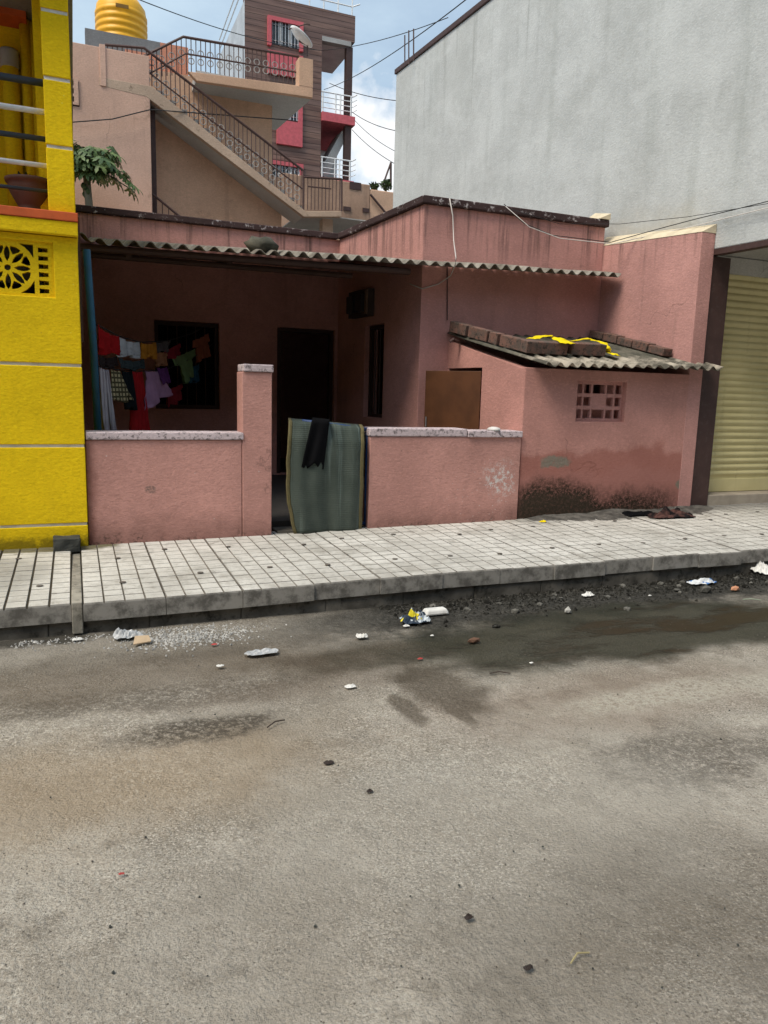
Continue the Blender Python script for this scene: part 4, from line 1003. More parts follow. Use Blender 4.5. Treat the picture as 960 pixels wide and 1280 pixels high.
# balconies on its right flank
xs0, xs1 = xr+.01, N(441, 145).x
a = N(402, 140).z; b = N(402, 151).z
MB().box(xs0, YN-.1, b, N(443, 145).x, YN+3.5, a).build('balcony_slab', 'pinkframe', bb)
a2 = N(402, 222).z
MB().box(xs0, YN-.1, a2-.3, N(443, 145).x, YN+3.5, a2).build('balcony_slab', 'pinkframe', bb)
MB().box(xs0, YN+3.5, 0, N(430, 145).x+.9, YN+3.7, 12.1).build('balcony_wall', 'soffit', bb)
MB().prism([(xs0+.05, YN+.4, a2+.3), (xs0+1.0, YN+.4, b-.1), (xs0+1.3, YN+.4, b-.1), (xs0+.35, YN+.4, a2+.1)], (0, 1.2, 0)).build('inner_stair', 'soffit', bb)
for (ztop, zbot, nm_) in ((N(402, 114).z, a, 'r'), (N(402, 196).z, a2, 's')):
    m_ = MB()
    for q in (1, .75, .5, .25): m_.tube([(xs0, YN, lerp(zbot, ztop, q)), (xs1, YN, lerp(zbot, ztop, q)), (xs1+.12, YN-.12, lerp(zbot, ztop, q)+.06)], .028 if q == 1 else .018, 6)
    r_ = m_.build('balcony_railing', 'white_metal', bb)
    for q in (.04, .45, .6, .93):
        x = lerp(xs0, xs1, q); MB().tube([(x, YN, zbot), (x, YN, ztop)], .028, 6).build('post', 'white_metal', r_)
m_ = MB(); za = zt
for q in (.35, .65, .95): m_.tube([(xl+.2, YN+.1, za+q), (xo-.1, YN+.1, za+q), (xo+.15, YN-.1, za+q+.05)], .025, 6)
m_.tube([(xl+.1, YN+.2, za+.95), (sxl+.1, YE, za+.55)], .025, 6); m_.tube([(xl+.1, YN+.2, za+.5), (sxl+.1, YE, za+.15)], .025, 6)
r_ = m_.build('roof_railing', 'white_metal', bb)
for q in range(8):
    x = lerp(xl+.2, xo-.1, q/7); MB().tube([(x, YN+.1, za-.02), (x, YN+.1, za+.95)], .025, 6).build('post', 'white_metal', r_)
MB().obox(N(333, 118)+Vector((0, -.03, 0)), (.5, 0, 0), (0, .02, 0), (0, 0, .01)) 

# far tan wall with odds and ends
fwl = thing('far_wall', 'patched tan wall beyond the stair landing', 'wall', (7.3, 19.5, .2))
YR = 19.5
a, b = at(427, 226, YR), at(494, 300, YR)
fm = MB(); fm.box(a.x-1.6, YR, .2, at(463, 230, YR).x, YR+.2, a.z); fm.build('wall', plaster('patched tan brickwork', (.42, .27, .19), var=.25, extra=tan_ex, streak=.5), fwl, bevel=.02)
MB().box(at(463, 230, YR).x+.001, YR+.01, .2, b.x+.7, YR+.2, at(463, 236, YR).z).build('lower_wall', M['tan_orange'], fwl, bevel=.03)
q0, q1 = at(437, 227, YR), at(451, 238, YR); MB().box(q0.x, YR-.02, q1.z, q1.x, YR-.002, q0.z).build('patch', 'brown_paint', fwl)
q0, q1 = at(429, 258, YR), at(438, 264, YR); MB().box(q0.x, YR-.03, q1.z, q1.x, YR-.002, q0.z).build('niche', 'brown_paint', fwl)
q0, q1 = at(453, 260, YR), at(461, 266, YR); MB().box(q0.x, YR-.03, q1.z, q1.x, YR-.002, q0.z).build('niche', 'brown_paint', fwl)
MB().tube([at(463, 243, YR-.06), at(482, 266, YR-.06)], .03, 6).build('brace', 'iron', fwl)
def leafball(c, r, n, seed, size=.05):
    mb = MB(); rr = random.Random(seed)
    for i in range(n):
        d = Vector((rr.gauss(0, 1), rr.gauss(0, 1), rr.gauss(0, 1))).normalized()*r*rr.uniform(.4, 1.05)*(1+.4*noise.noise(Vector((i*.07, seed, 0))))
        d.z *= .8; p = Vector(c)+d; a = Vector((rr.gauss(0, 1), rr.gauss(0, 1), rr.gauss(0, .6))).normalized()*size*rr.uniform(.6, 1.4); b = a.cross(Vector((rr.random(), rr.random(), rr.random()))).normalized()*size*.5
        mb.add([p-a, p+b, p+a, p-b], [(0, 1, 2, 3)])
    return mb
leafm2 = plain('shrub leaf', (.055, .09, .03), .6, var=.4, scale=3)
for (x, y, r_, lab, sd_) in ((483, 231, .17, 'small green shrub growing on the far wall beside a metal rod', 3), (468, 233, .11, 'low green tuft on top of the far wall', 4)):
    c = at(x, y, YR+.15); sb_ = thing('wall_shrub', lab, 'shrub', (c.x, c.y, c.z-r_))
    leafball(c, r_, 160, sd_).build('foliage', leafm2, sb_)
    MB().tube([c-Vector((0, 0, r_*1.1)), c], .02, 5).build('stem', 'dark_wood', sb_)
m_ = MB().tube([at(479, 230, YR+.1), at(488, 205, YR+.1)], .025, 6); m_.tube([at(488.5, 236, YR+.1), at(488.5, 203, YR+.1)], .03, 6)
tag(m_.build('pole', 'iron'), 'thin dark rod with a slanting stay above the far wall', 'rod')

# ------------------------------------------------------------------ papaya tree
tb_ = at(111, 262, 12.0+1.3); pt_ = thing('papaya_tree', 'young papaya tree with drooping lobed leaves behind the pink parapet', 'tree', (tb_.x, 13.3, .2))
top = at(106, 196, 13.3)
MB().tube([(tb_.x, 13.3, .2), (tb_.x, 13.3, 2.5), (tb_.x+.01, 13.3, tb_.z), top], .075, 8, .05).build('trunk', plain('papaya bark', (.16, .15, .11), .9, bump=.5), pt_, smooth=True)
cr = MB(); pet = MB(); rr = random.Random(11)
def pleaf(c, d, upv, size):
    d = d.normalized(); s_ = d.cross(upv).normalized(); n_ = s_.cross(d)
    for k_ in range(7):
        a = (k_-3)*.62; l = size*(1-.10*abs(k_-3)); ax = d*math.cos(a)+s_*math.sin(a); sx_ = ax.cross(n_).normalized()
        pts = [(0, 0), (.35, .09), (.5, .20), (.62, .10), (.78, .13), (1, 0), (.78, -.13), (.62, -.10), (.5, -.20), (.35, -.09)]
        droop = lambda u: n_*(-.30*u*u*size+.03*size*math.sin(u*7+k_))
        cr.add([c+ax*u*l+sx_*v*l+droop(u) for u, v in pts], [(0, 1, 2, 8, 9), (2, 3, 7, 8), (3, 4, 5, 6, 7)])
for i in range(120):
    a = rr.random()*6.283; e = rr.uniform(-.5, .85); l = rr.uniform(.15, .52)*(1.0 if i < 30 else .7)
    d = Vector((math.cos(a)*math.cos(e), math.sin(a)*math.cos(e)*.8, math.sin(e)*.8))
    st_ = top-Vector((0, 0, rr.uniform(0, .22))); end = st_+d*l*1.25+Vector((.16*(rr.random()), 0, 0))
    pet.tube([st_, lerp(st_, end, .6)+Vector((0, 0, .04)), end], .009, 4)
    pleaf(end, Vector((d.x, d.y, -.55+rr.uniform(-.3, .2))), Vector((rr.uniform(-.3, .3), rr.uniform(-.3, .3), 1)), rr.uniform(.14, .26))
for i in range(9):          # the long branch reaching right and down
    p = lerp(at(138, 205, 13.2), at(168, 232, 13.1), i/8); pleaf(p, Vector((.8, -.2, -.7+.2*rr.random())), Vector((.3, -.3, 1)), .2)
for i in range(12):
    c = top-Vector((rr.uniform(-.07, .07), rr.uniform(-.07, .07), .2+i*.03)); pet.lathe(c-Vector((0, 0, .07)), [(.005, 0), (.03, .03), (.035, .06), (.01, .1)], 6)
def lm():
    t = NT('papaya leaf'); c = t.mix(t.rng(t.noise(5, 4), .35, .65), (.035, .075, .022), (.15, .22, .075))
    return t.done(c, .55, None, spec=.4)
crn = cr.build('crown', lm(), pt_); pet.build('stalks', plain('green stalk', (.05, .08, .03)), pt_)

# ------------------------------------------------------------------ porch: pipe, laundry, gate and mat
a, b = at(108, 312, 7.25), at(125, 545, 7.25)
tag(MB().tube([a, lerp(a, b, .5), (b.x, 7.25, .33)], .032, 12).build('pipe', 'blue_pipe', smooth=True), 'blue upright pipe in the porch corner by the yellow house', 'pipe')
def LY(x): return 7.3+2.7*max(0, (x-120))/142
def lp(x, y): return at(x, y, LY(x))
def sag(pts): return [lp(x, y) for x, y in pts]
for pts, lab in (([(118, 404), (148, 420), (175, 428), (210, 426), (240, 417), (262, 405)], 'upper sagging clothes line strung through the dark porch'), ([(122, 458), (145, 462), (175, 464), (207, 462), (240, 448), (266, 430)], 'lower clothes line strung through the dark porch')):
    tag(MB().tube(sag(pts), .006, 5).build('clothes_line', 'rubber'), lab, 'clothes line')
LA = [((121, 405), (147, 420), (147, 443), (121, 442), (.42, .012, .015), None, 'dark red cloth nearest the blue pipe on the upper line', 'cloth'),
      ((148, 420), (175, 427), (175, 447), (149, 445), (.62, .66, .70), None, 'pale grey towel on the upper line', 'towel'),
      ((176, 428), (194, 428), (194, 447), (176, 447), (.62, .26, .03), None, 'orange cloth beside the pale towel', 'cloth'),
      ((195, 428), (212, 426), (212, 438), (195, 440), (.13, .12, .12), None, 'small grey garment beside the orange cloth', 'garment'),
      ((194, 441), (208, 439), (208, 456), (196, 457), (.42, .20, .10), None, 'small brown garment below the upper line', 'garment'),
      ((207, 437), (223, 430), (224, 444), (208, 450), (.33, .03, .05), None, 'small maroon garment in front of the dark window', 'garment'),
      ((219, 446), (238, 438), (240, 470), (230, 482), (.22, .36, .16), None, 'pale green shirt hanging in front of the dark window', 'shirt'),
      ((235, 460), (248, 455), (249, 476), (236, 478), (.02, .12, .20), None, 'blue garment at the right of the green shirt', 'garment'),
      ((245, 424), (258, 418), (263, 444), (247, 452), (.45, .16, .09), None, 'rust coloured top hanging at the far end of the line', 'top'),
      ((123, 443), (147, 445), (147, 459), (123, 459), (.035, .025, .025), None, 'dark brown cloth between the two clothes lines', 'cloth'),
      ((148, 447), (180, 448), (180, 462), (150, 462), (.05, .07, .075), None, 'dark grey cloth under the pale towel', 'cloth'),
      ((124, 459), (136, 462), (144, 541), (128, 541), (.42, .38, .42), ((.62, .60, .64), 'stripe', 55), 'long grey striped trousers on the lower line', 'trousers'),
      ((136, 462), (153, 464), (164, 502), (138, 500), (.60, .52, .30), ((.10, .09, .05), 'check', 70), 'yellow checked skirt on the lower line', 'skirt'),
      ((153, 463), (165, 464), (170, 512), (158, 510), (.012, .018, .022), None, 'black cloth between the checked skirt and red towel', 'cloth'),
      ((165, 464), (177, 464), (187, 541), (166, 541), (.48, .02, .025), None, 'long red towel hanging to the porch wall', 'towel'),
      ((177, 464), (203, 463), (211, 494), (186, 510), (.58, .34, .54), None, 'lilac pink dress on the lower line', 'dress'),
      ((196, 460), (209, 458), (212, 478), (203, 480), (.16, .05, .20), None, 'purple cloth behind the lilac dress', 'cloth'),
      ((208, 487), (226, 480), (228, 498), (207, 511), (.32, .03, .04), None, 'dark red garment low in front of the window', 'garment')]
PROF = {'shirt': lambda t: 1.5 if t < .3 else .9, 'top': lambda t: 1.45 if t < .32 else .9, 'dress': lambda t: (.75 if t < .25 else .65+.75*t), 'skirt': lambda t: .7+.45*t, 'garment': lambda t: 1.25 if t < .35 else .9}
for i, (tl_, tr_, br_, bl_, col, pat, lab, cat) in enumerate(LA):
    m_ = fabric(lab, sc(col, .6), *((sc(pat[0], .6), *pat[1:]) if pat else ()))  # colours dimmed so the cloth itself carries some of the porch's shade
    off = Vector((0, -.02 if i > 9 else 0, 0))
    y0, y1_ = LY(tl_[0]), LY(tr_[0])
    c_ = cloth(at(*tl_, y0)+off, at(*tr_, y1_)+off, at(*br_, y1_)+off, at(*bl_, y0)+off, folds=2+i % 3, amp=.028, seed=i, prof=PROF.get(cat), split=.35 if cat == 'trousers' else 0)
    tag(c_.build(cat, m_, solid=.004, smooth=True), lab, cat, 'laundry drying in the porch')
# gate
gt_ = thing('metal_gate', 'blue metal porch gate almost hidden by a hanging green mat', 'gate', (2.1, 6.58, .25))
g1 = at(458.5, 600, 6.56).x
m_ = MB(); m_.tube([(g1, 6.56, .27), (g1, 6.56, 1.20)], .02, 10); m_.tube([(1.90, 6.58, .27), (1.90, 6.58, 1.26)], .02, 10); m_.tube([(1.90, 6.58, 1.26), (g1, 6.56, 1.19)], .018, 8); m_.tube([(1.90, 6.58, .3), (g1, 6.56, .3)], .018, 8)
m_.build('frame', 'blue_metal', gt_, smooth=True)
for i in range(6):
    x = lerp(1.90, g1, (i+1)/7); MB().tube([(x, 6.572, .3), (x, 6.572, 1.2)], .008, 6).build('bar', 'blue_metal', gt_)
def matm():
    t = NT('green woven mat'); X = t.xyz()
    c = t.mix(t.rng(t.noise(3, 5), .3, .7), (.044, .057, .047), (.075, .092, .078))
    wv = t.math('SINE', t.math('ADD', t.math('MULTIPLY', X[2], 360), t.math('MULTIPLY', t.noise(6, 3), 5)))
    c = t.mix(t.rng(wv, .2, .9, 0, .35), c, (.05, .066, .056))
    c = t.mix(t.rng(t.noise(1, 4, .6, t.mapv((14, 1, .8))), .55, .75, 0, .4), c, (.22, .28, .26))
    return t.done(c, .8, t.bump(wv, .3, .003), spec=.25)
ma = thing('floor_mat', 'green woven floor mat with a gold border hung over the gate', 'mat', (2.1, 6.52, .25))
FL = [(361.5, 523), (359.5, 560), (357.5, 600), (359, 630), (367.5, 667)]; FR = [(455, 531.5), (455, 560), (454, 600), (453, 635), (452, 663.5)]
def edge(E, t):
    y = lerp(E[0][1], E[-1][1], t)
    for i in range(len(E)-1):
        if E[i][1] <= y <= E[i+1][1]+1e-6: return lerp(E[i][0], E[i+1][0], (y-E[i][1])/(E[i+1][1]-E[i][1])), y
def mat_pt(s_, t):
    if t >= 0:
        xa, ya = edge(FL, t); xb, yb_ = edge(FR, t)
        Y = 6.53-.07*min(1, t*6)-.02*math.sin(t*3.1)+.016*math.sin(s_*11+t*2.5)*(.3+t)+.008*math.sin(s_*27)
        xa += 1.6*noise.noise(Vector((t*7, 0, 2))); xb += 1.3*noise.noise(Vector((t*8, 5, 2)))
        p = at(lerp(xa, xb, s_), lerp(ya, yb_, s_), Y)
        if t == 0: p = at(lerp(xa, xb, s_), lerp(ya, yb_, s_)+.4, 6.56)
        return p
    p = at(lerp(FL[0][0], FR[0][0], s_), lerp(FL[0][1], FR[0][1], s_), 6.56); u = -t
    return Vector((p.x+.055*min(1, u*5), 6.60+.03*u+.012*math.sin(s_*9), p.z-u*.75))
def mat_part(s0, s1, ns, t0, t1, nt_):
    mb = MB(); vs = [mat_pt(lerp(s0, s1, i/ns), lerp(t0, t1, j/nt_)) for j in range(nt_+1) for i in range(ns+1)]
    mb.add(vs, [(j*(ns+1)+i, j*(ns+1)+i+1, (j+1)*(ns+1)+i+1, (j+1)*(ns+1)+i) for j in range(nt_) for i in range(ns)]); return mb
mat_part(.045, .955, 30, -.8, 1, 54).build('weave', matm(), ma, solid=.006, smooth=True)
gold = plain('gold braid border', (.14, .115, .048), .8, scale=30, dirt=(.06, .05, .03), damt=.6)
for s0, s1 in ((0, .045), (.955, 1.0)):
    mat_part(s0, s1, 3, -.8, 1, 54).build('border', gold, ma, solid=.012, smooth=True)
# black garment over the mat
bc_ = MB(); vs = []
TLx, TRx = (389, 523.5), (412, 526)
def bp(s_, t):
    K = ((0, 584), (.25, 586), (.62, 578), (.78, 587), (1, 586.5)); yb_ = K[-1][1]
    for a, b in zip(K, K[1:]):
        if a[0] <= s_ <= b[0]: yb_ = lerp(a[1], b[1], (s_-a[0])/(b[0]-a[0])); break
    x = lerp(lerp(390, 377, t), lerp(412, 404.5, t), s_)
    return at(x, lerp(524, yb_, t), 6.422-.014*math.sin(s_*9+1+t*2)*(.3+t))
nx, nz = 12, 14
vs = [at(lerp(391, 412, i/nx), lerp(522.5, 525, i/nx), 6.58)-Vector((0, 0, .10)) for i in range(nx+1)]+[at(lerp(390.5, 412, i/nx), lerp(522, 524.3, i/nx), 6.545) for i in range(nx+1)]+[bp(i/nx, .04+.96*j/nz) for j in range(nz+1) for i in range(nx+1)]
bc_.add(vs, [(j*(nx+1)+i, j*(nx+1)+i+1, (j+1)*(nx+1)+i+1, (j+1)*(nx+1)+i) for j in range(nz+2) for i in range(nx)])
tag(bc_.build('garment', 'black', solid=.006, smooth=True), 'black garment thrown over the top of the green mat', 'garment')

# ------------------------------------------------------------------ cables
def GW(x, y): return onpl(x, y, (6.43, 6.5, 0), Vector((math.cos(math.atan(SK)), math.sin(math.atan(SK)), 0)))
def cable(pts, r_, mat, label, sagz=0):
    P3 = [Vector(p) for p in pts]
    if len(P3) == 2:
        a, b = P3; P3 = [lerp(a, b, i/16)-Vector((0, 0, sagz*4*(i/16)*(1-i/16))) for i in range(17)]
    return tag(MB().tube(P3, r_, 5).build('cable', mat, smooth=True), label, 'cable')
cable([at(160, -6, 20), at(400, 63, 29.5)], .012, 'rubber', 'thin cable crossing the sky above the water tank and stair', .2)
cable([at(402, 63, 29.5), at(560, 22, 20)], .012, 'rubber', 'cable from the brown building past the steel rods', .15)
cable([at(405, 112, 29.4), at(592, -8, 13)], .011, 'rubber', 'steep dark cable rising to the top of the sky gap', .2)
cable([at(412, 104, 29.4), at(498, 126, 22)], .012, 'rubber', 'cable running level from the upper steel railing', .1)
cable([at(440, 140, 29.4), at(498, 164, 22)], .012, 'rubber', 'cable sloping past the cloud from the rose balcony', .1)
cable([at(440, 162, 29.4), at(496, 206, 22)], .011, 'rubber', 'lowest thin cable sloping down across the white cloud', .1)
cable([at(443, 150, 29.4), at(496, 190, 22)], .010, 'rubber', 'faint thin cable across the white cloud', .1)
cable([at(88, 153, 13.9), at(140, 149, 13.88), at(188, 137, 13.9), at(360, 150, 14.3)], .010, 'rubber', 'dark cable across the tan house wall to the stair')
cable([at(562, 248, YM-.07), at(566, 270, YM-.06), at(567, 300, YM-.10), at(570, 322, EF-.06), at(569, 331, EF-.05), at(563, 345, YM-.03), at(548, 355, YM-.02), at(528, 361, YM-.02), at(512, 355, YM+.2)], .007, 'cable_w', 'white cord hanging over the pink parapet and porch roof')
cable([at(630, 255, YM-.08), at(640, 266, YM-.1), at(655, 279, YM-.14), at(690, 294, YM-.2), at(740, 300, YM-.3), at(763, 303, YM-.4), GW(820, 287), GW(865, 275), GW(975, 248)], .005, 'rubber', 'dark twisted cable sagging from parapet along the party wall')
cable([at(632, 258, YM-.09), at(662, 284, YM-.16), at(700, 298, YM-.25), at(765, 305, YM-.42), GW(815, 294), GW(866, 283), GW(975, 256)], .005, 'cable_w', 'pale cable sagging in front of the pink parapet')
cable([at(640, 262, YM-.09), at(700, 280, YM-.1), at(775, 280, YM-.3), GW(860, 271), GW(975, 252)], .0035, 'rubber', 'thin upper cable running along the grey wall')
cable([at(559, 334, YM-.012), at(559, 400, YM-.012)], .006, 'rubber', 'thin dark wire running down the pink front wall')

# ------------------------------------------------------------------ litter, stones, rags
def rock(c, r_, seed, squash=.6, flat=.18):
    b = bmesh.new(); bmesh.ops.create_icosphere(b, subdivisions=2 if max(r_) > .06 else 1, radius=1); mb = MB()
    vs = []
    for v in b.verts:
        d = v.co*(1+.55*noise.noise(v.co*1.5+Vector((seed, 0, 0))))
        vs.append(Vector(c)+Vector((d.x*r_[0], d.y*r_[1], d.z*r_[2])))
    mb.add(vs, [tuple(q.index for q in f.verts) for f in b.faces]); b.free(); return mb
c = gr(84, 686, .235)
sm = MB(); vs = []; n_ = 5
for a in range(n_+1):
    for b in range(n_+1):
        for d in range(n_+1):
            if 0 < a < n_ and 0 < b < n_ and 0 < d < n_: continue
            v = Vector((a/n_-.5, b/n_-.5, d/n_)); q = Vector((v.x*(.21-.02*v.z), v.y*.15, v.z*.115-.01))
            vs.append(((a, b, d), Vector((c.x, c.y, .228))+q+Vector((noise.noise(q*14), noise.noise(q*15+Vector((4, 0, 0))), noise.noise(q*13+Vector((0, 7, 0)))))*.014))
ix = {k_: i for i, (k_, _) in enumerate(vs)}; fs = []
for a in range(n_):
    for b in range(n_):
        for e_ in (0, n_):
            fs += [(ix[a, b, e_], ix[a+1, b, e_], ix[a+1, b+1, e_], ix[a, b+1, e_]), (ix[a, e_, b], ix[a+1, e_, b], ix[a+1, e_, b+1], ix[a, e_, b+1]), (ix[e_, a, b], ix[e_, a+1, b], ix[e_, a+1, b+1], ix[e_, a, b+1])]
sm.add([v for _, v in vs], fs)
tag(sm.build('stone', 'stone', bevel=.006), 'black squared stone at the corner of the yellow house', 'stone')
grav = []
for i in range(46):
    x = rnd.uniform(2.3, 6.6); y = 4.86-abs(rnd.gauss(0, .22))-.02; r_ = rnd.uniform(.012, .034)
    o = rock((x, y, r_*.3-.01), (r_, r_*rnd.uniform(.7, 1.2), r_*rnd.uniform(.5, .8)), i*3.1).build('stone', 'gravel' if i % 3 else 'mud')
    tag(o, 'loose stone lying in the black grime along the kerb', 'stone', 'loose stones along the kerb')
mb = MB()
def crumb(x, y, r_, z=0):
    a = rnd.random()*6.28; vs = [(x+r_*math.cos(a+q*2.1)*rnd.uniform(.6, 1.2), y+r_*math.sin(a+q*2.1)*rnd.uniform(.6, 1.2), z-.008) for q in range(3)]
    mb.add(vs+[(x+rnd.uniform(-.3, .3)*r_, y, z+r_*rnd.uniform(.4, 1.0)-.006)], [(0, 1, 2), (0, 1, 3), (1, 2, 3), (2, 0, 3)])
for i in range(4600):
    x = 6.9-4.9*rnd.random()**1.5; y = 4.885-abs(rnd.gauss(0, .15+.05*min(1, max(0, x-2)))); crumb(x, y, rnd.uniform(.004, .012)+.018*rnd.random()**5)
stuff(mb.build('grit', 'mud'), 'black grit and crumbs strewn along the foot of the kerb', 'grit')
mb = MB(); c = gr(235, 795)
for i in range(900):
    crumb(c.x+rnd.gauss(0, .2), min(4.87, c.y+rnd.gauss(0, .09)), rnd.uniform(.004, .013))
for i in range(250): crumb(rnd.uniform(-.4, .8), 4.83-abs(rnd.gauss(0, .06)), rnd.uniform(.004, .012))
stuff(mb.build('crushed_stone', plain('pale crushed stone', (.42, .41, .39), .95, var=.4, scale=20)), 'pale crushed stone spilled on the road below the kerb', 'gravel')
mb = MB()
for i in range(800):
    crumb(rnd.uniform(-1.6, 4.8), rnd.uniform(.6, 4.6), rnd.uniform(.002, .006), -.002)
stuff(mb.build('road_grit', plain('road grit', (.12, .105, .09), .95, var=.6, scale=20)), 'fine dark grit scattered over the concrete road', 'grit')
def crumple(c, a, b, h, seed, name, mat, label, cat, n=14, group=None, ang=0):
    # a crumpled sheet lying on the ground: a across, b deep, h high
    mb = MB(); vs = []; ca, sa = math.cos(ang), math.sin(ang)
    for j in range(n+1):
        for i in range(n+1):
            u, v = i/n*2-1, j/n*2-1
            wob = 1+.28*noise.noise(Vector((math.atan2(v, u)*1.3, seed, 2)))
            q = max(abs(u), abs(v)); e = math.hypot(u, v); s_ = (q/e if e > 0 else 1)
            s_ = lerp(1, s_, .5)
            X, Y = u*s_*wob*a, v*s_*wob*b
            z = h*(.15+abs(noise.noise(Vector((u*1.7+seed, v*1.7, 0))))*1.3+.5*abs(noise.noise(Vector((u*4, v*4+seed, 5)))))*(1-.75*q**3)
            vs.append(Vector(c)+Vector((X*ca-Y*sa, X*sa+Y*ca, z+.004)))
    mb.add(vs, [(j*(n+1)+i, j*(n+1)+i+1, (j+1)*(n+1)+i+1, (j+1)*(n+1)+i) for j in range(n) for i in range(n)])
    return tag(mb.build(name, mat, solid=.002), label, cat, group)
def packet(name, cols, sc_=16, lo=.52):
    t = NT(name); nn = t.noise(sc_, 2, .4, t.obj()); c = t.mix(t.rng(nn, lo, lo+.02), cols[0], cols[1]); c = t.mix(t.rng(t.noise(sc_*.8, 1, .3, t.mapv((1, 1, 1), t.obj(), (1, 2, 0))), .57, .58), c, cols[2])
    return t.done(c, .35, spec=.5)
c = gr(518, 777); crumple((c.x, c.y, 0), .10, .075, .085, 4, 'wrapper', packet('dark snack wrapper', ((.02, .035, .06), (.55, .60, .64), (.75, .62, .03))), 'crumpled dark blue, white and yellow snack wrapper by the kerb', 'wrapper')
c = gr(544, 767); bx = MB().box(c.x-.095, c.y-.045, .0, c.x+.095, c.y+.045, .04)
for v in bx.v:
    if v.z > .02: v.x = c.x+(v.x-c.x)*.8; v.y = c.y+(v.y-c.y)*.75
tag(bx.build('foam_block', 'paper', bevel=.012), 'dirty white foam block beside the snack wrapper', 'foam')
c = gr(876, 729); crumple((c.x, c.y, 0), .13, .06, .04, 9, 'packet', packet('white blue packet', ((.72, .73, .74), (.08, .20, .48), (.7, .72, .73)), 12, .55), 'flattened white packet with blue print below the kerb', 'packet')
c = gr(952, 716); crumple((c.x, c.y, 0), .10, .10, .12, 13, 'plastic_bag', 'paper', 'white plastic bag slumped against the kerb at right', 'bag')
c = gr(159, 797); crumple((c.x, c.y, 0), .08, .05, .06, 17, 'plastic_bag', 'plastic', 'grey plastic bag scrap beside a tan card at left', 'bag')
c = gr(178, 804); tag(MB().prism([(c.x-.055, c.y-.03, .004), (c.x+.05, c.y-.01, .006), (c.x+.04, c.y+.035, .03), (c.x-.04, c.y+.03, .035)], (0, 0, .006)).build('card', 'tan_card'), 'tan card scrap beside the grey plastic bag', 'card')
c = gr(327, 817); crumple((c.x, c.y, 0), .10, .035, .03, 21, 'plastic_wrap', 'plastic', 'clear flattened plastic wrap lying on the road', 'plastic wrap')
c = gr(452, 797); crumple((c.x, c.y, 0), .035, .025, .03, 25, 'paper_scrap', 'paper', 'twisted white paper scrap between the wrap and wrapper', 'paper')
c = gr(592, 802); tag(rock((c.x, c.y, .01), (.05, .02, .018), 8).build('brick_chip', plain('brown brick chip', (.13, .07, .045), .95)), 'brown brick chip on the wet road edge', 'brick chip')
c = gr(919, 737); tag(rock((c.x, c.y, .012), (.05, .025, .025), 12).build('brick_chip', plain('orange brick chip', (.50, .24, .14), .9)), 'orange brick chip lying beside the blue printed packet', 'brick chip')
c = gr(735, 745); crumple((c.x, c.y, 0), .05, .03, .03, 31, 'paper_scrap', 'paper', 'small white scrap with red edge below the damp outhouse', 'paper')
c = gr(882, 739); tag(rock((c.x, c.y, .015), (.055, .04, .04), 33).build('stone', 'gravel'), 'round grey stone just below the blue printed packet', 'stone')
c = gr(710, 765); tag(rock((c.x, c.y, .01), (.035, .03, .025), 34).build('stone', plain('pale stone', (.45, .44, .41), .9)), 'pale stone at the edge of the puddle', 'stone')
for (x, y, l, ang, nm_, lab) in ((725, 1198, .075, .2, 'straw', 'short pale straw on the bare road in front'), (345, 905, .11, .5, 'twig', 'thin dark bent twig beside the dark road stain'), (625, 842, .12, -.3, 'twig', 'thin twig at the edge of the wet tongue'), (940, 750, .14, -.45, 'stick', 'pale green stick lying in the puddle')):
    c = gr(x, y); d = Vector((math.cos(ang), math.sin(ang), 0))*l/2
    tag(MB().tube([c-d+Vector((0, 0, .002)), c+Vector((0, .012, .008)), c+d+Vector((0, 0, .002))], .0035 if 'straw' not in nm_ else .0025, 5).build(nm_, plain(lab, (.34, .29, .15) if nm_ == 'straw' else (.30, .36, .27) if nm_ == 'stick' else (.05, .035, .028), .8)), lab, nm_)
for (x, y, r_, lab) in ((411, 954, .022, 'dark dry leaf on the bare road below the twig'), (462, 990, .013, 'small dark pebble on the bare road'), (586, 1148, .014, 'dark pebble near the lower middle of the road'), (660, 1211, .014, 'dark dry leaf curl near the pale straw')):
    c = gr(x, y); crumple((c.x, c.y, -.002), r_, r_*.6, .012, x, 'dry_leaf' if 'leaf' in lab else 'pebble', plain(lab, (.035, .025, .022), .9), lab, 'leaf' if 'leaf' in lab else 'pebble', 6)
c = gr(678, 656, .25); crumple((c.x, c.y, pz(c.x, c.y)-.002), .035, .025, .03, 41, 'plastic_scrap', ycl, 'tiny yellow plastic scrap on the white pavement', 'plastic scrap', 8)
# burnt rags at the foot of the outhouse
rg = NT('burnt dark rag'); rgm = rg.done(rg.mix(rg.rng(rg.noise(9, 4), .42, .6), (.014, .012, .013), (.10, .05, .043)), .95, rg.bump(rg.noise(120, 3), .4, .004), spec=.1)
c = gr(838, 648, .27); crumple((c.x, c.y, pz(c.x, c.y)-.004), .30, .12, .085, 51, 'rag', rgm, 'brown burnt rag heaped on the pavement by the outhouse', 'rag', 26)
c = gr(800, 646, .27); crumple((c.x, c.y, pz(c.x, c.y)-.004), .24, .10, .05, 57, 'rag', 'black', 'black burnt rag beside the brown rag on the pavement', 'rag', 22)
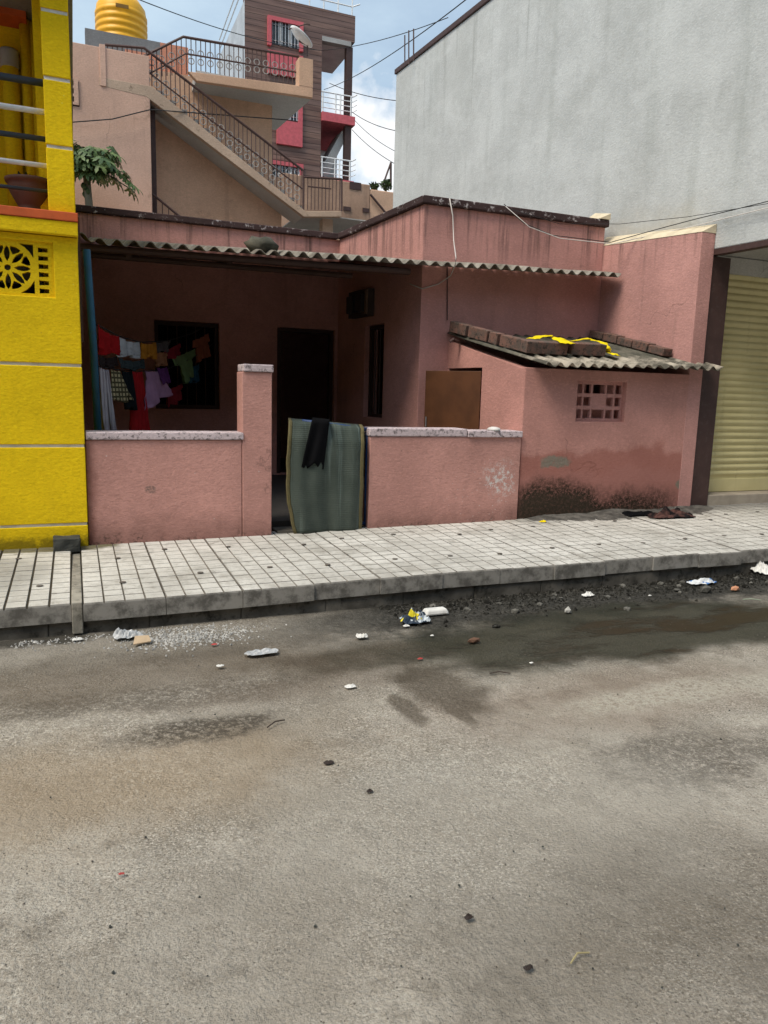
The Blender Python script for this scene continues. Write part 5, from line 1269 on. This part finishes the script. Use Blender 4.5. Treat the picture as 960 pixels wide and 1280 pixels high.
# a tyre-like grey cement lump on the porch roof
c = at(326, 306, 7.8); tag(rock((c.x, 7.8, c.z-.0), (.17, .11, .085), 61).build('cement_lump', M['asbestos_b'], smooth=True), 'grey mossy lump lying on the porch roof', 'lump')

# unseen house added across the street to block low sky and darken the porch
if True:
    oh = thing('added_blocker_house', 'unseen three storey grey brown house added behind the viewer to darken the porch', 'house', (0, -6, 0))
    MB().box(-16, -14, 0, 22, -6, 9.6).build('wall', plaster('grey brown plaster', (.30, .25, .21)), oh)
    for i in range(8):
        for j in range(3): MB().box(-14+i*4.4, -5.99, 1+j*3, -12.6+i*4.4, -5.95, 2.3+j*3).build('window', 'glass', oh)

# scattered bits on the road
for i in range(34):
    x, y = rnd.uniform(20, 940), rnd.uniform(850, 1260); c = gr(x, y); r_ = rnd.uniform(.0025, .0055)
    tag(rock((c.x, c.y, -.003), (r_, r_*rnd.uniform(.6, 1.3), r_*.7), i*1.7+.3).build('pebble', 'stone'), 'tiny dark pebble lying on the bare concrete road', 'pebble', 'pebbles scattered on the road')
for (x, y, r_, lab) in ((438, 859, .03, 'torn white paper strip on the dry road above the twig'), (275, 833, .022, 'small silver foil scrap on the road near the plastic wrap'), (664, 829, .012, 'tiny white chip at the lower rim of the puddle'), (540, 795, .012, 'tiny white chip right below the snack wrapper'), (97, 800, .03, 'white plastic scrap against the kerb at the pavement strip'), (508, 783, .022, 'white scrap touching the snack wrapper'), (812, 745, .014, 'small white chip among the kerb stones')):
    c = gr(x, y); crumple((c.x, c.y, -.002), r_, r_*.6, r_*.6, x*.37, 'litter_scrap', 'paper', lab, 'litter', 8)
for (x, y, r_, lab) in ((525, 824, .016, 'small red plastic bit below the snack wrapper'), (268, 806, .018, 'small red plastic bit beside the crushed stone'), (152, 1093, .009, 'tiny red bit on the bare road at left')):
    c = gr(x, y); crumple((c.x, c.y, -.002), r_, r_*.5, r_*.5, x*.37, 'litter_scrap', plain('red plastic bit', (.42, .05, .045), .5), lab, 'litter', 8)
